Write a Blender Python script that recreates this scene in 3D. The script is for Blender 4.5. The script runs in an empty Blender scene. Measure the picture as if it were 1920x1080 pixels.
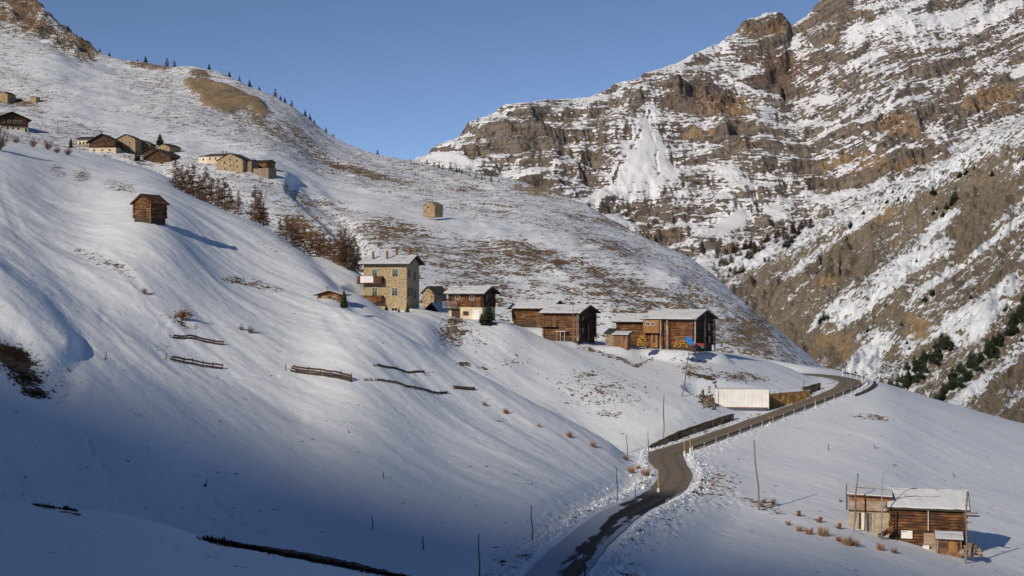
import bpy, bmesh, math, random
import numpy as np
from mathutils import Vector, Matrix
random.seed(7)
scene = bpy.context.scene
COL = scene.collection

# ------------------------------------------------------------------ camera
F = 2637.0            # focal length in photo pixels (1920 wide)
cam_data = bpy.data.cameras.new("camera")
cam = bpy.data.objects.new("camera", cam_data)
COL.objects.link(cam)
cam.location = (0, 0, 0)
cam.rotation_euler = (math.radians(90), 0, 0)
cam_data.sensor_width = 36.0
cam_data.lens = 36.0 * F / 1920.0
cam_data.clip_start = 0.5
cam_data.clip_end = 20000
scene.camera = cam

# ------------------------------------------------------------------ light
SUN_EL = math.radians(26.0)
SUN_AZ = math.radians(37.0)      # to the left of straight behind the camera
SUN = Vector((-math.sin(SUN_AZ)*math.cos(SUN_EL), -math.cos(SUN_AZ)*math.cos(SUN_EL), math.sin(SUN_EL)))
sd = bpy.data.lights.new("sun", 'SUN')
sd.energy = 3.8
sd.angle = math.radians(0.6)
sd.color = (1.0, 0.86, 0.685)
so = bpy.data.objects.new("sun", sd)
COL.objects.link(so)
so.rotation_euler = SUN.to_track_quat('Z', 'Y').to_euler()
so.location = SUN * 500

world = bpy.data.worlds.new("World")
scene.world = world
world.use_nodes = True
wn, wl = world.node_tree.nodes, world.node_tree.links
bg = wn['Background']
sky = wn.new('ShaderNodeTexSky')
sky.sky_type = 'NISHITA'
sky.sun_disc = False
sky.sun_elevation = SUN_EL
sky.sun_rotation = math.atan2(SUN.x, SUN.y)
sky.altitude = 2000
sky.air_density = 0.4
sky.dust_density = 0.0
sky.ozone_density = 1.0
wl.new(sky.outputs[0], bg.inputs[0])
bg.inputs[1].default_value = 0.125

vs = scene.view_settings
vs.view_transform = 'Standard'
vs.look = 'None'
vs.exposure = -0.1
vs.gamma = 1.0

# ------------------------------------------------------------------ noise
def _hash(ix, iy, seed):
    h = (ix.astype(np.int64) * 374761393 + iy.astype(np.int64) * 668265263 + seed * 974634777) & 0xFFFFFFFF
    h = ((h ^ (h >> 13)) * 1274126177) & 0xFFFFFFFF
    h = h ^ (h >> 16)
    return h
def pn(x, y, seed=0):
    x, y = np.broadcast_arrays(np.asarray(x, float), np.asarray(y, float))
    x0 = np.floor(x); y0 = np.floor(y)
    fx = x - x0; fy = y - y0
    u = fx*fx*fx*(fx*(fx*6-15)+10); v = fy*fy*fy*(fy*(fy*6-15)+10)
    def g(ix, iy, dx, dy):
        a = (_hash(ix, iy, seed) & 1023) * (2*math.pi/1024)
        return np.cos(a)*dx + np.sin(a)*dy
    a = g(x0, y0, fx, fy); b = g(x0+1, y0, fx-1, fy)
    c = g(x0, y0+1, fx, fy-1); d = g(x0+1, y0+1, fx-1, fy-1)
    return ((a*(1-u)+b*u)*(1-v) + (c*(1-u)+d*u)*v) * 1.5
def fbm(x, y, octv=4, seed=0, gain=0.5, lac=2.03):
    s = 0; a = 1; t = 0
    for i in range(octv):
        s = s + a*pn(x, y, seed+i*17); t += a; a *= gain; x = x*lac+11.3; y = y*lac-7.1
    return s/t
def ridged(x, y, octv=4, seed=0, gain=0.5):
    s = 0; a = 1; t = 0
    for i in range(octv):
        s = s + a*(1-np.abs(pn(x, y, seed+i*17))*2); t += a; a *= gain; x = x*2.03+5.3; y = y*2.03-3.1
    return s/t
def sstep(a, b, x):
    t = np.clip((x-a)/(b-a), 0, 1); return t*t*(3-2*t)
def pchip(xk, yk, x):
    xk = np.asarray(xk, float); yk = np.asarray(yk, float); x = np.asarray(x, float)
    h = np.diff(xk); d = np.diff(yk)/h
    m = np.zeros_like(yk)
    if len(xk) > 2:
        w1 = 2*h[1:]+h[:-1]; w2 = h[1:]+2*h[:-1]
        ok = d[1:]*d[:-1] > 0
        with np.errstate(divide='ignore', invalid='ignore'):
            mm = (w1+w2)/(w1/d[:-1]+w2/d[1:])
        m[1:-1] = np.where(ok, mm, 0)
    m[0] = d[0]; m[-1] = d[-1]
    i = np.clip(np.searchsorted(xk, x, side='right')-1, 0, len(h)-1)
    xc = np.clip(x, xk[0], xk[-1])
    t = (xc-xk[i])/h[i]; hh = h[i]
    r = (yk[i]*(2*t**3-3*t**2+1)+hh*m[i]*(t**3-2*t**2+t)+yk[i+1]*(-2*t**3+3*t**2)+hh*m[i+1]*(t**3-t**2))
    return r + m[-1]*np.maximum(x-xk[-1], 0)

def wpt(px, py, d):
    return Vector(((px-960)/F*d, d, (540-py)/F*d))

# ------------------------------------------------------------------ land sheets
class Sheet:
    """Terrain as heights over a fan-shaped ground plan (bearing, distance)."""
    def __init__(self, pxs, ds, table=None):
        self.px = pxs; self.d = ds
        if table is not None: self.z = self.build(table)
    def build(self, table):
        cp = np.array([t[0] for t in table], float)
        kd = np.array([[k[0] for k in t[1]] for t in table], float)
        kz = np.array([[(k[1] if len(k) == 3 else (540-k[1])/F*k[0]) for k in t[1]] for t in table], float)
        K = kd.shape[1]
        fd = np.stack([pchip(cp, kd[:, i], self.px) for i in range(K)], 1)
        fz = np.stack([pchip(cp, kz[:, i], self.px) for i in range(K)], 1)
        return np.stack([pchip(fd[i], fz[i], self.d) for i in range(len(self.px))], 0)
    def grids(self):
        P = np.repeat(self.px[:, None], len(self.d), 1); D = np.repeat(self.d[None, :], len(self.px), 0)
        return P, D, (P-960)/F*D
    def py(self): return 540 - F*self.z/self.d[None, :]
    def height(self, x, y):
        fx = np.interp(960+F*x/y, self.px, np.arange(len(self.px))); fd = np.interp(y, self.d, np.arange(len(self.d)))
        i = min(int(fx), len(self.px)-2); j = min(int(fd), len(self.d)-2); a = fx-i; b = fd-j; z = self.z
        return float((z[i, j]*(1-b)+z[i, j+1]*b)*(1-a) + (z[i+1, j]*(1-b)+z[i+1, j+1]*b)*a)
    def column(self, px):
        f = np.interp(px, self.px, np.arange(len(self.px))); i = min(int(f), len(self.px)-2); a = f-i
        return self.z[i]*(1-a)+self.z[i+1]*a
    def hit(self, px, py, dmin=0):
        z = self.column(px); q = 540-F*z/self.d
        q = np.where(self.d < dmin, 1e9, q)
        idx = np.nonzero(q <= py)[0]
        if len(idx) == 0: j = int(np.argmin(q)); d = self.d[j]
        else:
            j = idx[0]
            if j == 0 or q[j-1] > 1e8: d = self.d[j]
            else: t = (q[j-1]-py)/(q[j-1]-q[j]+1e-9); d = self.d[j-1]+(self.d[j]-self.d[j-1])*t
        x = (px-960)/F*d
        return Vector((x, d, self.height(x, d)))
    def crest(self, px, dmax=1e9):
        z = self.column(px); q = np.where(self.d > dmax, 1e9, 540-F*z/self.d); j = int(np.argmin(q))
        d = self.d[j]; x = (px-960)/F*d
        return Vector((x, d, self.height(x, d)))
    def mesh(self, name, mat, attrs):
        P, D, X = self.grids()
        nc, nr = P.shape
        co = np.stack([X, D, self.z], -1).reshape(-1, 3).astype(np.float32)
        i = np.arange(nc-1)[:, None]*nr + np.arange(nr-1)[None, :]
        i = i.reshape(-1)
        quads = np.stack([i, i+nr, i+nr+1, i+1], 1).astype(np.int32)
        me = bpy.data.meshes.new(name)
        me.vertices.add(len(co)); me.vertices.foreach_set('co', co.ravel())
        me.loops.add(quads.size); me.loops.foreach_set('vertex_index', quads.ravel())
        me.polygons.add(len(quads)); me.polygons.foreach_set('loop_start', np.arange(0, quads.size, 4, dtype=np.int32))
        me.update(calc_edges=True)
        me.polygons.foreach_set('use_smooth', np.ones(len(quads), bool))
        for k, v in attrs.items():
            a = me.attributes.new(k, 'FLOAT', 'POINT'); a.data.foreach_set('value', v.astype(np.float32).ravel())
        me.materials.append(mat)
        o = bpy.data.objects.new(name, me); COL.objects.link(o)
        o['kind'] = 'structure'
        return o

def blob(P, Y, cx, cy, rx, ry, rot=0.0):
    """soft elliptical patch, 1 in the middle, 0 outside"""
    c, s = math.cos(math.radians(rot)), math.sin(math.radians(rot))
    dx, dy = P-cx, Y-cy
    u = (dx*c+dy*s)/rx; v = (-dx*s+dy*c)/ry
    return 1-sstep(0.35, 1.15, np.sqrt(u*u+v*v))
def lineband(P, Y, pts, w):
    best = np.full(P.shape, 1e9)
    for (x0, y0), (x1, y1) in zip(pts[:-1], pts[1:]):
        L2 = (x1-x0)**2+(y1-y0)**2
        t = np.clip(((P-x0)*(x1-x0)+(Y-y0)*(y1-y0))/L2, 0, 1)
        best = np.minimum(best, np.hypot(P-x0-t*(x1-x0), Y-y0-t*(y1-y0)))
    return 1-sstep(0.3*w, w, best)

# ------------------------------------------------------------------ node helper
class NT:
    def __init__(self, name):
        self.m = bpy.data.materials.new(name); self.m.use_nodes = True
        self.n = self.m.node_tree.nodes; self.l = self.m.node_tree.links
        self.n.clear()
        self.out = self.n.new('ShaderNodeOutputMaterial'); self.b = self.n.new('ShaderNodeBsdfPrincipled')
        self.l.new(self.b.outputs[0], self.out.inputs[0])
        self.b.inputs['Specular IOR Level'].default_value = 0.25
    def set(self, sock, v):
        if isinstance(v, bpy.types.NodeSocket): self.l.new(v, sock)
        elif v is not None:
            if isinstance(v, (tuple, list)) and len(v) == 3 and len(sock.default_value) == 4: v = (*v, 1)
            sock.default_value = v
    def pos(self, sx=1, sy=1, sz=1, rot=0, obj=False):
        if obj: s = self.n.new('ShaderNodeTexCoord').outputs['Object']
        else: s = self.n.new('ShaderNodeNewGeometry').outputs['Position']
        if rot:
            r = self.n.new('ShaderNodeVectorRotate'); r.rotation_type = 'Z_AXIS'; self.l.new(s, r.inputs['Vector'])
            r.inputs['Angle'].default_value = rot; s = r.outputs[0]
        mp = self.n.new('ShaderNodeVectorMath'); mp.operation = 'MULTIPLY'
        self.l.new(s, mp.inputs[0]); mp.inputs[1].default_value = (sx, sy, sz)
        return mp.outputs[0]
    def along(self, T, long, short):
        T = Vector(T).normalized(); B_ = T.cross(Vector((0, 0, 1))).normalized(); N_ = T.cross(B_)
        P_ = self.n.new('ShaderNodeNewGeometry').outputs['Position']; cb = self.n.new('ShaderNodeCombineXYZ')
        for i, (ax, sc_) in enumerate(((T, long), (B_, short), (N_, short))):
            d_ = self.n.new('ShaderNodeVectorMath'); d_.operation = 'DOT_PRODUCT'; self.l.new(P_, d_.inputs[0]); d_.inputs[1].default_value = tuple(ax/sc_)
            self.l.new(d_.outputs['Value'], cb.inputs[i])
        return cb.outputs[0]
    def noise(self, vec, scale=1, detail=4, rough=0.55, dist=0.0):
        t = self.n.new('ShaderNodeTexNoise'); self.l.new(vec, t.inputs['Vector'])
        t.inputs['Scale'].default_value = scale; t.inputs['Detail'].default_value = detail
        t.inputs['Roughness'].default_value = rough; t.inputs['Distortion'].default_value = dist
        return t.outputs[0]
    def voronoi(self, vec, scale=1, feature='F1', out='Distance', rnd=1.0):
        t = self.n.new('ShaderNodeTexVoronoi'); t.feature = feature; self.l.new(vec, t.inputs['Vector'])
        t.inputs['Scale'].default_value = scale; t.inputs['Randomness'].default_value = rnd
        return t.outputs[out]
    def wave(self, vec, scale, dist=2, detail=2, dirn='Z'):
        t = self.n.new('ShaderNodeTexWave'); t.bands_direction = dirn; self.l.new(vec, t.inputs['Vector'])
        t.inputs['Scale'].default_value = scale; t.inputs['Distortion'].default_value = dist; t.inputs['Detail'].default_value = detail
        return t.outputs['Fac']
    def math(self, op, a, b=None, c=None, clamp=False):
        m = self.n.new('ShaderNodeMath'); m.operation = op; m.use_clamp = clamp
        self.set(m.inputs[0], a)
        if b is not None: self.set(m.inputs[1], b)
        if c is not None: self.set(m.inputs[2], c)
        return m.outputs[0]
    def ramp(self, f, a, b, lo=0.0, hi=1.0):
        m = self.n.new('ShaderNodeMapRange'); m.interpolation_type = 'SMOOTHSTEP'
        self.set(m.inputs[0], f); m.inputs[1].default_value = a; m.inputs[2].default_value = b
        m.inputs[3].default_value = lo; m.inputs[4].default_value = hi
        return m.outputs[0]
    def mix(self, f, a, b):
        m = self.n.new('ShaderNodeMix'); m.data_type = 'RGBA'
        self.set(m.inputs[0], f); self.set(m.inputs[6], a); self.set(m.inputs[7], b)
        return m.outputs[2]
    def attr(self, name):
        a = self.n.new('ShaderNodeAttribute'); a.attribute_name = name; return a.outputs['Fac']
    def sep(self, vec):
        s = self.n.new('ShaderNodeSeparateXYZ'); self.l.new(vec, s.inputs[0]); return s.outputs
    def normal(self):
        return self.n.new('ShaderNodeNewGeometry').outputs['Normal']
    def bump(self, h, dist=0.1, strength=1.0):
        b = self.n.new('ShaderNodeBump'); b.inputs['Distance'].default_value = dist; b.inputs['Strength'].default_value = strength
        self.set(b.inputs['Height'], h); self.l.new(b.outputs[0], self.b.inputs['Normal'])
    def done(self, color, rough=0.8):
        self.set(self.b.inputs['Base Color'], color); self.set(self.b.inputs['Roughness'], rough)
        return self.m

SNOW = (0.80, 0.82, 0.86)

def land_material(name, near, c1, c2, c3, k=1.7, fine=1.0, zs=4.0, width=0.05, bumpd=0.15, thr=0.36, aniso=None, wind=False):
    """snow with ground showing through where 'bare' is high; 'tone' picks the ground colour"""
    t = NT(name)
    bare = t.attr('bare'); tone = t.attr('tone')
    n1 = t.noise(t.pos(fine, fine, fine*zs), 1.0, 5, 0.62)
    if aniso: n1 = t.math('ADD', t.math('MULTIPLY', n1, 0.30), t.math('MULTIPLY', t.noise(t.along(*aniso), 1.0, 5, 0.65), 0.70))
    n2 = t.noise(t.pos(fine*0.23, fine*0.23, fine*zs*0.3), 1.0, 3, 0.5)
    nn = t.math('ADD', t.math('MULTIPLY', t.math('SUBTRACT', n1, 0.5), k), t.math('MULTIPLY', t.math('SUBTRACT', n2, 0.5), k*0.5))
    f = t.ramp(t.math('ADD', bare, nn), thr-width, thr+width)
    cn = t.noise(t.pos(fine*0.6, fine*0.6, fine*0.9), 1.0, 4, 0.7)
    ground = t.mix(t.ramp(cn, 0.35, 0.65), c1, c2)
    ground = t.mix(t.ramp(t.math('ADD', tone, t.math('SUBTRACT', cn, 0.5)), 0.35, 0.75), ground, c3)
    dk = t.noise(t.pos(fine*3, fine*3, fine*7), 1.0, 3, 0.7)
    ground = t.mix(t.ramp(dk, 0.38, 0.62), t.mix(0.55, ground, (0.03, 0.025, 0.02)), ground)
    sn = t.mix(t.noise(t.pos(.05, .05, .05), 1, 3), (0.69, 0.76, 0.86), (0.78, 0.83, 0.89))
    h = t.math('ADD', t.math('MULTIPLY', f, t.math('ADD', 0.5, dk)), t.math('MULTIPLY', t.noise(t.pos(near, near, near*1.5), 1.0, 4, 0.6), 0.6))
    if wind: h = t.math('ADD', h, t.math('MULTIPLY', t.noise(t.along((.55, -.83, .12), 5.0, .42), 1.0, 4, .6), 1.1))
    t.bump(h, bumpd, 0.9)
    return t.done(t.mix(f, sn, ground), t.math('MULTIPLY_ADD', f, 0.3, 0.6))

# ================= NEAR GROUND: left slope (A) + spur, road hill (B)
ZZ = 'z'
def z(d, h): return (d, h, ZZ)
A = [
 (-320, [z(12,-4.5),(60,1090),(105,900),(110,915),(125,745),(155,575),(220,410),(320,295),(440,235),(640,212)]),
 (0,    [z(12,-4.5),(60,1110),(108,937),(113,952),(130,790),(160,620),(230,450),(330,340),(450,275),(640,262)]),
 (150,  [z(12,-4.5),(60,1110),(110,952),(115,968),(135,800),(170,650),(235,480),(330,380),(450,310),(640,274)]),
 (270,  [z(12,-4.5),(60,1115),(111,972),(116,990),(135,830),(175,670),(262,414),(340,350),(470,322),(620,313)]),
 (400,  [z(12,-4.5),(60,1125),(108,1013),(113,1030),(138,860),(180,690),(262,480),(350,385),(430,392),(620,368)]),
 (560,  [z(12,-4.5),(60,1135),(105,1045),(110,1062),(140,890),(180,720),(240,560),(320,455),(370,492),(620,470)]),
 (640,  [z(12,-4.5),(60,1150),(104,1062),(109,1078),(138,900),(172,735),(212,605),(262,537),(290,560),(620,560)]),
 (700,  [z(12,-4.5),(60,1160),(102,1075),(107,1092),(135,920),(165,770),(190,670),(215,592),(235,645),z(620,-45)]),
 (850,  [z(12,-4.5),(60,1190),(98,1098),(103,1103),(130,960),(160,850),(185,755),(208,668),(225,722),z(620,-60)]),
 (1000, [z(12,-4.5),(60,1230),(90,1140),(100,1096),(125,990),(155,890),(180,815),(200,752),(215,802),z(620,-60)]),
 (1100, [z(12,-4.5),(60,1270),(97,1135),(115,1042),(135,975),(160,905),(178,855),(196,805),(208,852),z(620,-60)]),
 (1170, [z(12,-4.5),z(60,-17),z(97,-24),z(120,-24.5),z(145,-24),(165,918),(180,880),(192,846),(203,890),z(620,-60)]),
 (1230, [z(12,-4.5),z(60,-20),z(97,-28),z(120,-28),z(145,-27.5),z(165,-26.2),z(180,-25.2),z(190,-24.9),z(203,-27.5),z(620,-60)]),
 (1320, [z(12,-4.5),z(60,-30),z(97,-40),z(120,-40),z(145,-40),z(165,-40),z(180,-40),z(190,-40),z(203,-40),z(620,-70)]),
 (2300, [z(12,-4.5),z(60,-30),z(97,-40),z(120,-40),z(145,-40),z(165,-40),z(180,-40),z(190,-40),z(203,-40),z(620,-70)]),
]
B = [
 (-320, [z(12,-4.5),z(60,-40),z(100,-60),z(150,-60),z(190,-60),z(220,-60),z(260,-60),z(300,-60),z(620,-60)]),
 (480,  [z(12,-4.5),z(60,-30),z(100,-45),z(150,-45),z(190,-40),z(220,-35),z(260,-20),z(300,-25),z(620,-60)]),
 (545,  [z(12,-5),z(60,-26),z(100,-40),z(150,-40),z(190,-30),(230,615),(262,560),(303,495),z(620,-60)]),
 (600,  [z(12,-4.5),z(60,-22),z(100,-34),z(150,-34),z(190,-22),(230,600),(262,545),(303,480),z(620,-60)]),
 (675,  [z(12,-4.5),z(60,-20),z(100,-32),z(150,-32),z(190,-20),(238,580),(262,552),(290,510),z(620,-60)]),
 (735,  [z(12,-4.5),z(60,-19),z(100,-30),z(150,-30),z(200,-20),(235,601),(265,584),(288,566),z(620,-60)]),
 (800,  [z(12,-4.5),z(60,-18),z(100,-28),z(150,-29),z(200,-18),(235,620),(262,588),(285,580),z(620,-60)]),
 (850,  [z(12,-4.5),z(60,-17),z(98,-25),z(140,-27),z(195,-18),(235,660),(262,597),(280,590),z(620,-60)]),
 (950,  [z(12,-4.5),z(60,-15),z(98,-22),z(140,-24),z(205,-19.5),(235,680),(258,607),(276,604),z(620,-60)]),
 (1000, [z(12,-4.5),z(60,-14),z(98,-20.6),z(140,-23.2),(215,760),(238,682),(260,620),(276,618),z(620,-60)]),
 (1150, [z(12,-4.5),z(60,-14),(110,1062),z(150,-24),(200,850),(222,750),(248,678),(266,648),z(620,-60)]),
 (1250, [z(12,-4.5),z(60,-15),(110,1076),z(150,-24),(200,845),(225,750),(250,688),(268,655),z(620,-60)]),
 (1340, [z(12,-4.5),z(60,-16),(113,1080),(155,960),(200,843),(226,765),(246,700),(270,664),z(620,-65)]),
 (1450, [z(12,-4.5),z(60,-17),(117,1080),(155,968),(195,860),(228,783),(248,727),(278,683),z(620,-70)]),
 (1560, [z(12,-4.5),z(60,-18),(120,1085),(152,985),(195,860),(225,785),(252,737),(292,700),z(620,-80)]),
 (1640, [z(12,-4.5),z(60,-18.5),(125,1090),(152,1000),(195,868),(225,785),(245,745),(264,722),z(620,-110)]),
 (1750, [z(12,-4.5),z(60,-19),(130,1092),(152,1022),(195,900),(225,815),(242,780),(258,757),z(620,-130)]),
 (1920, [z(12,-4.5),z(60,-20),(138,1095),(152,1045),(195,932),(225,862),(240,832),(255,808),z(620,-140)]),
 (2300, [z(12,-4.5),z(60,-22),(145,1110),(160,1075),(195,990),(225,930),(240,910),(255,895),z(620,-150)]),
]
near_d = np.concatenate([np.geomspace(12, 90, 50)[:-1], np.linspace(90, 320, 400)[:-1], np.geomspace(320, 660, 90)])
near = Sheet(np.arange(-310, 2291, 3.0), near_d)
za = Sheet(near.px, near_d, A).z; zb = Sheet(near.px, near_d, B).z
def blurx(a, n):
    for _ in range(n):
        a = a.copy(); a[1:-1] = (a[:-2]+2*a[1:-1]+a[2:])/4
    return a
lf = 1-sstep(1000, 1120, near.px)[:, None]
za = blurx(za, 220)*lf+blurx(za, 12)*(1-lf); zb = blurx(zb, 40)
near.z = 0.5*(za+zb+np.sqrt((za-zb)**2+0.8))
P, D, X = near.grids()
def blur(a, n):
    for _ in range(n):
        a = a.copy(); a[1:-1] = (a[:-2]+2*a[1:-1]+a[2:])/4; a[:, 1:-1] = (a[:, :-2]+2*a[:, 1:-1]+a[:, 2:])/4
    return a
near.z = blur(near.z, 3)
Y0 = near.py()
# wind-shaped snow: long ripples running down-right, shallow hollows
T = X*0.55-D*0.83; Nn = X*0.83+D*0.55
leftm = 1-sstep(-5, 30, X)
amp = 0.25+0.55*leftm*sstep(110, 200, D)
near.z += amp*(1.1*fbm(T/70, Nn/24, 2, 5)+0.50*fbm(T/40, Nn/6.5, 3, 7)+0.15*fbm(T/12, Nn/2.2, 3, 9)+0.05*fbm(T/5, Nn/0.9, 2, 10))*sstep(15, 60, D)
near.z += 0.05*fbm(X/1.6, D/1.6, 2, 31)*sstep(80, 120, D)
# hollow band with a shaded lip at the far left, and the trough above it
near.z += 1.1*lineband(P, Y0, [(-120, 440), (0, 545), (60, 592), (108, 650)], 55)*leftm
near.z -= 0.5*lineband(P, Y0, [(-100, 520), (0, 620), (60, 670), (110, 720)], 60)*leftm
near.z -= 0.13*lineband(P, Y0, [(0, 350), (40, 440), (110, 500), (200, 545), (285, 600)], 14)
near.z -= 0.10*lineband(P, Y0, [(190, 470), (250, 520), (285, 570), (310, 600)], 12)
near.z -= 0.14*lineband(P, Y0, [(620, 600), (660, 650), (700, 683), (760, 700)], 18)
near.z -= 0.13*lineband(P, Y0, [(690, 560), (760, 610), (840, 680), (905, 720)], 20)
near.z -= 0.15*lineband(P, Y0, [(200, 590), (330, 640), (460, 720), (560, 780)], 22)
# rubble strewn patches
rub = (blob(P, Y0, 850, 622, 46, 40) + blob(P, Y0, 1340, 915, 70, 55, 30) + blob(P, Y0, 1130, 980, 60, 30, -20)*0.5)
for tr in ([(165,820),(172,845),(205,885)],[(400,938),(425,960),(455,982),(500,1000)],[(600,560),(660,600)],[(410,700),(520,702)]):
    near.z -= 0.14*lineband(P, Y0, tr, 4.5)*(0.6+0.6*np.sin(D*3.3))
near.z += rub*0.45*fbm(X/0.9, D/0.9, 3, 77)

# the road
road_px = [(1035,1090,98),(1072,1042,110),(1112,1003,122),(1165,962,140),(1215,937,155),(1250,917,168),(1266,890,178),
           (1254,866,188),(1254,850,197),(1288,838,203),(1350,815,212),(1440,783,226),(1520,754,239),(1578,731,251),(1594,717,263),(1572,708,275),(1525,702,287),(1470,700,300)]
road_px = [(1000,1180,80)]+road_px
rp = [wpt(*q) for q in road_px]
rp = [Vector((0.3, 60, -15.6))]+rp
def catmull(pts, n=10):
    out = []
    for i in range(len(pts)-1):
        p0 = pts[max(i-1, 0)]; p1 = pts[i]; p2 = pts[i+1]; p3 = pts[min(i+2, len(pts)-1)]
        for k in range(n):
            t = k/n
            out.append(0.5*((2*p1)+(p2-p0)*t+(2*p0-5*p1+4*p2-p3)*t*t+(3*p1-p0-3*p2+p3)*t**3))
    out.append(pts[-1]); return out
RD = catmull(rp, 12)
RZ = [p.z for p in RD]
for _ in range(6): RZ = [RZ[0]]+[(RZ[i-1]+RZ[i]*2+RZ[i+1])/4 for i in range(1, len(RZ)-1)]+[RZ[-1]]
for p, q in zip(RD, RZ): p.z = q
def road_dist(X, D):
    best = np.full(X.shape, 1e9); zz = np.zeros(X.shape); side = np.zeros(X.shape); al = np.zeros(X.shape)
    m = (D > 55) & (D < 310) & (X > -8) & (X < 80)
    x = X[m]; y = D[m]; b = best[m]; q = zz[m]; s = side[m]; a = al[m]; L = 0
    for p0, p1 in zip(RD[:-1], RD[1:]):
        dx, dy = p1.x-p0.x, p1.y-p0.y; l2 = dx*dx+dy*dy+1e-9
        t = np.clip(((x-p0.x)*dx+(y-p0.y)*dy)/l2, 0, 1)
        ds = np.hypot(x-p0.x-t*dx, y-p0.y-t*dy); u = ds < b
        b = np.where(u, ds, b); q = np.where(u, p0.z+t*(p1.z-p0.z), q); s = np.where(u, np.sign(dx*(y-p0.y)-dy*(x-p0.x)), s)
        a = np.where(u, L+t*math.sqrt(l2), a); L += math.sqrt(l2)
    best[m] = b; zz[m] = q; side[m] = s; al[m] = a
    return best, zz, side, al
rdist, rz, rside, ral = road_dist(X, D)
HW = 2.15
fall = np.where(rside > 0, 5.2, 7.5)
w = 1-sstep(HW+0.5, 1.0, np.clip((rdist-HW-0.4)/fall, 0, 1)*1.0+0) if False else 1-sstep(0, 1, (rdist-HW-0.7)/fall)
near.z = near.z*(1-w)+(rz-0.10)*w
bank = np.exp(-((rdist-HW-1.3)/0.8)**2)
near.z += bank*(0.30+0.5*np.maximum(fbm(X/0.8, D/0.8, 3, 51), -0.3))*(1-sstep(195, 215, D)*0.8)
lump = sstep(HW+0.2, HW+1.0, rdist)*(1-sstep(4.5, 8, rdist))
near.z += lump*0.35*fbm(X/0.6, D/0.6, 3, 52)*(1-sstep(195, 215, D)*0.6)
# levelled pad for the white container and a cut bank behind it
PADZ = wpt(1390, 769, 236).z
pc = wpt(1390, 769, 236); pr = wpt(1505, 756, 243)
def seg_w(x0, y0, x1, y1, r, soft):
    dx, dy = x1-x0, y1-y0; t = np.clip(((X-x0)*dx+(D-y0)*dy)/(dx*dx+dy*dy), 0, 1)
    return 1-sstep(r, r+soft, np.hypot(X-x0-t*dx, D-y0-t*dy))
w = seg_w(pc.x-4.5, pc.y-1.5, pr.x, pr.y-1.0, 4.2, 1.6)*sstep(HW, HW+2, rdist)
near.z = near.z*(1-w)+(PADZ-0.1+np.clip((X-pc.x-5)*0.10, 0, 1.2))*w
for q in ((708,583,265,3.6),(738,586,262,3.0),(1052,638,262,4.5),(1150,648,259,2.5),(1195,647,266,4),(1256,653,262,5.5),(1310,658,262,3.5),(873,598,267,3.5),(1000,613,270,4)):
    pz = wpt(*q[:3]); w = (1-sstep(q[3], q[3]+3.5, np.hypot(X-pz.x, D-pz.y)))*0.95
    near.z = near.z*(1-w)+pz.z*w
Yn = near.py()
# where the ground is bare
bare = np.full(P.shape, -0.30)
def addb(cx, cy, rx, ry, v, rot=0):
    global bare
    bare = bare + v*1.12*blob(P, Yn, cx, cy, rx, ry, rot)
for q in [(1130,735,130,50,.30,10),(1090,700,40,15,.2,0),(850,622,46,42,.45,0),(855,600,22,12,.2,0),(1390,707,75,13,.55,4),(1300,690,55,30,.40,20),
          (20,668,62,24,.95,25),(22,664,40,14,.5,20),(42,708,55,22,.62,30),(62,738,40,10,.6,10),(72,700,90,60,.2,30),
          (475,532,75,13,.50,12),(430,525,30,8,.3,5),(155,330,26,22,.55,20),(225,350,45,18,.50,15),(108,323,28,15,.45,10),(190,490,95,14,.42,22),
          (345,590,26,26,.42,10),(330,605,60,20,.25,10),(95,305,60,12,.3,5),(1635,782,52,9,.55,8),(1430,950,60,8,.5,20),(1550,975,60,12,.22,10),
          (1140,780,30,8,.45,0),(790,700,60,10,.2,8),(870,683,20,6,.8,5),(905,690,16,5,.7,10),(700,590,30,20,.15,0),(1340,900,70,50,.20,35),(1270,640,60,15,.2,0),
          (1210,895,18,30,.35,0),(545,420,30,30,.35,0),(480,400,60,20,.35,20),(460,345,50,18,.55,10),(560,440,60,40,.5,40),(500,440,60,25,.25,40),
          (110,810,10,4,.2,0),(300,650,30,12,.25,10),(120,560,25,6,.35,10),(930,790,40,8,.2,10),(260,300,120,18,.3,6),(960,600,70,12,.2,5)]:
    addb(*q[:5], rot=q[5])
bare += (0.75+0.6*fbm(X/1.5, D/1.5, 2, 8))*lineband(P, Yn, [(1085, 650), (1120, 660), (1160, 672), (1195, 687), (1225, 672)], 6)
bare += 0.6*lineband(P, Yn, [(1290, 700), (1320, 707), (1350, 718)], 5)
bare += 1.3*lineband(P, Yn, [(395, 1014), (440, 1022), (520, 1033), (620, 1050), (700, 1068), (765, 1085)], 8)
bare += 0.7*lineband(P, Yn, [(60, 945), (110, 958), (150, 965)], 4)
bare += 0.35*lineband(P, Yn, [(0, 470), (120, 500), (300, 560)], 24)*fbm(P/30, Yn/10, 3, 3)
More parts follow.
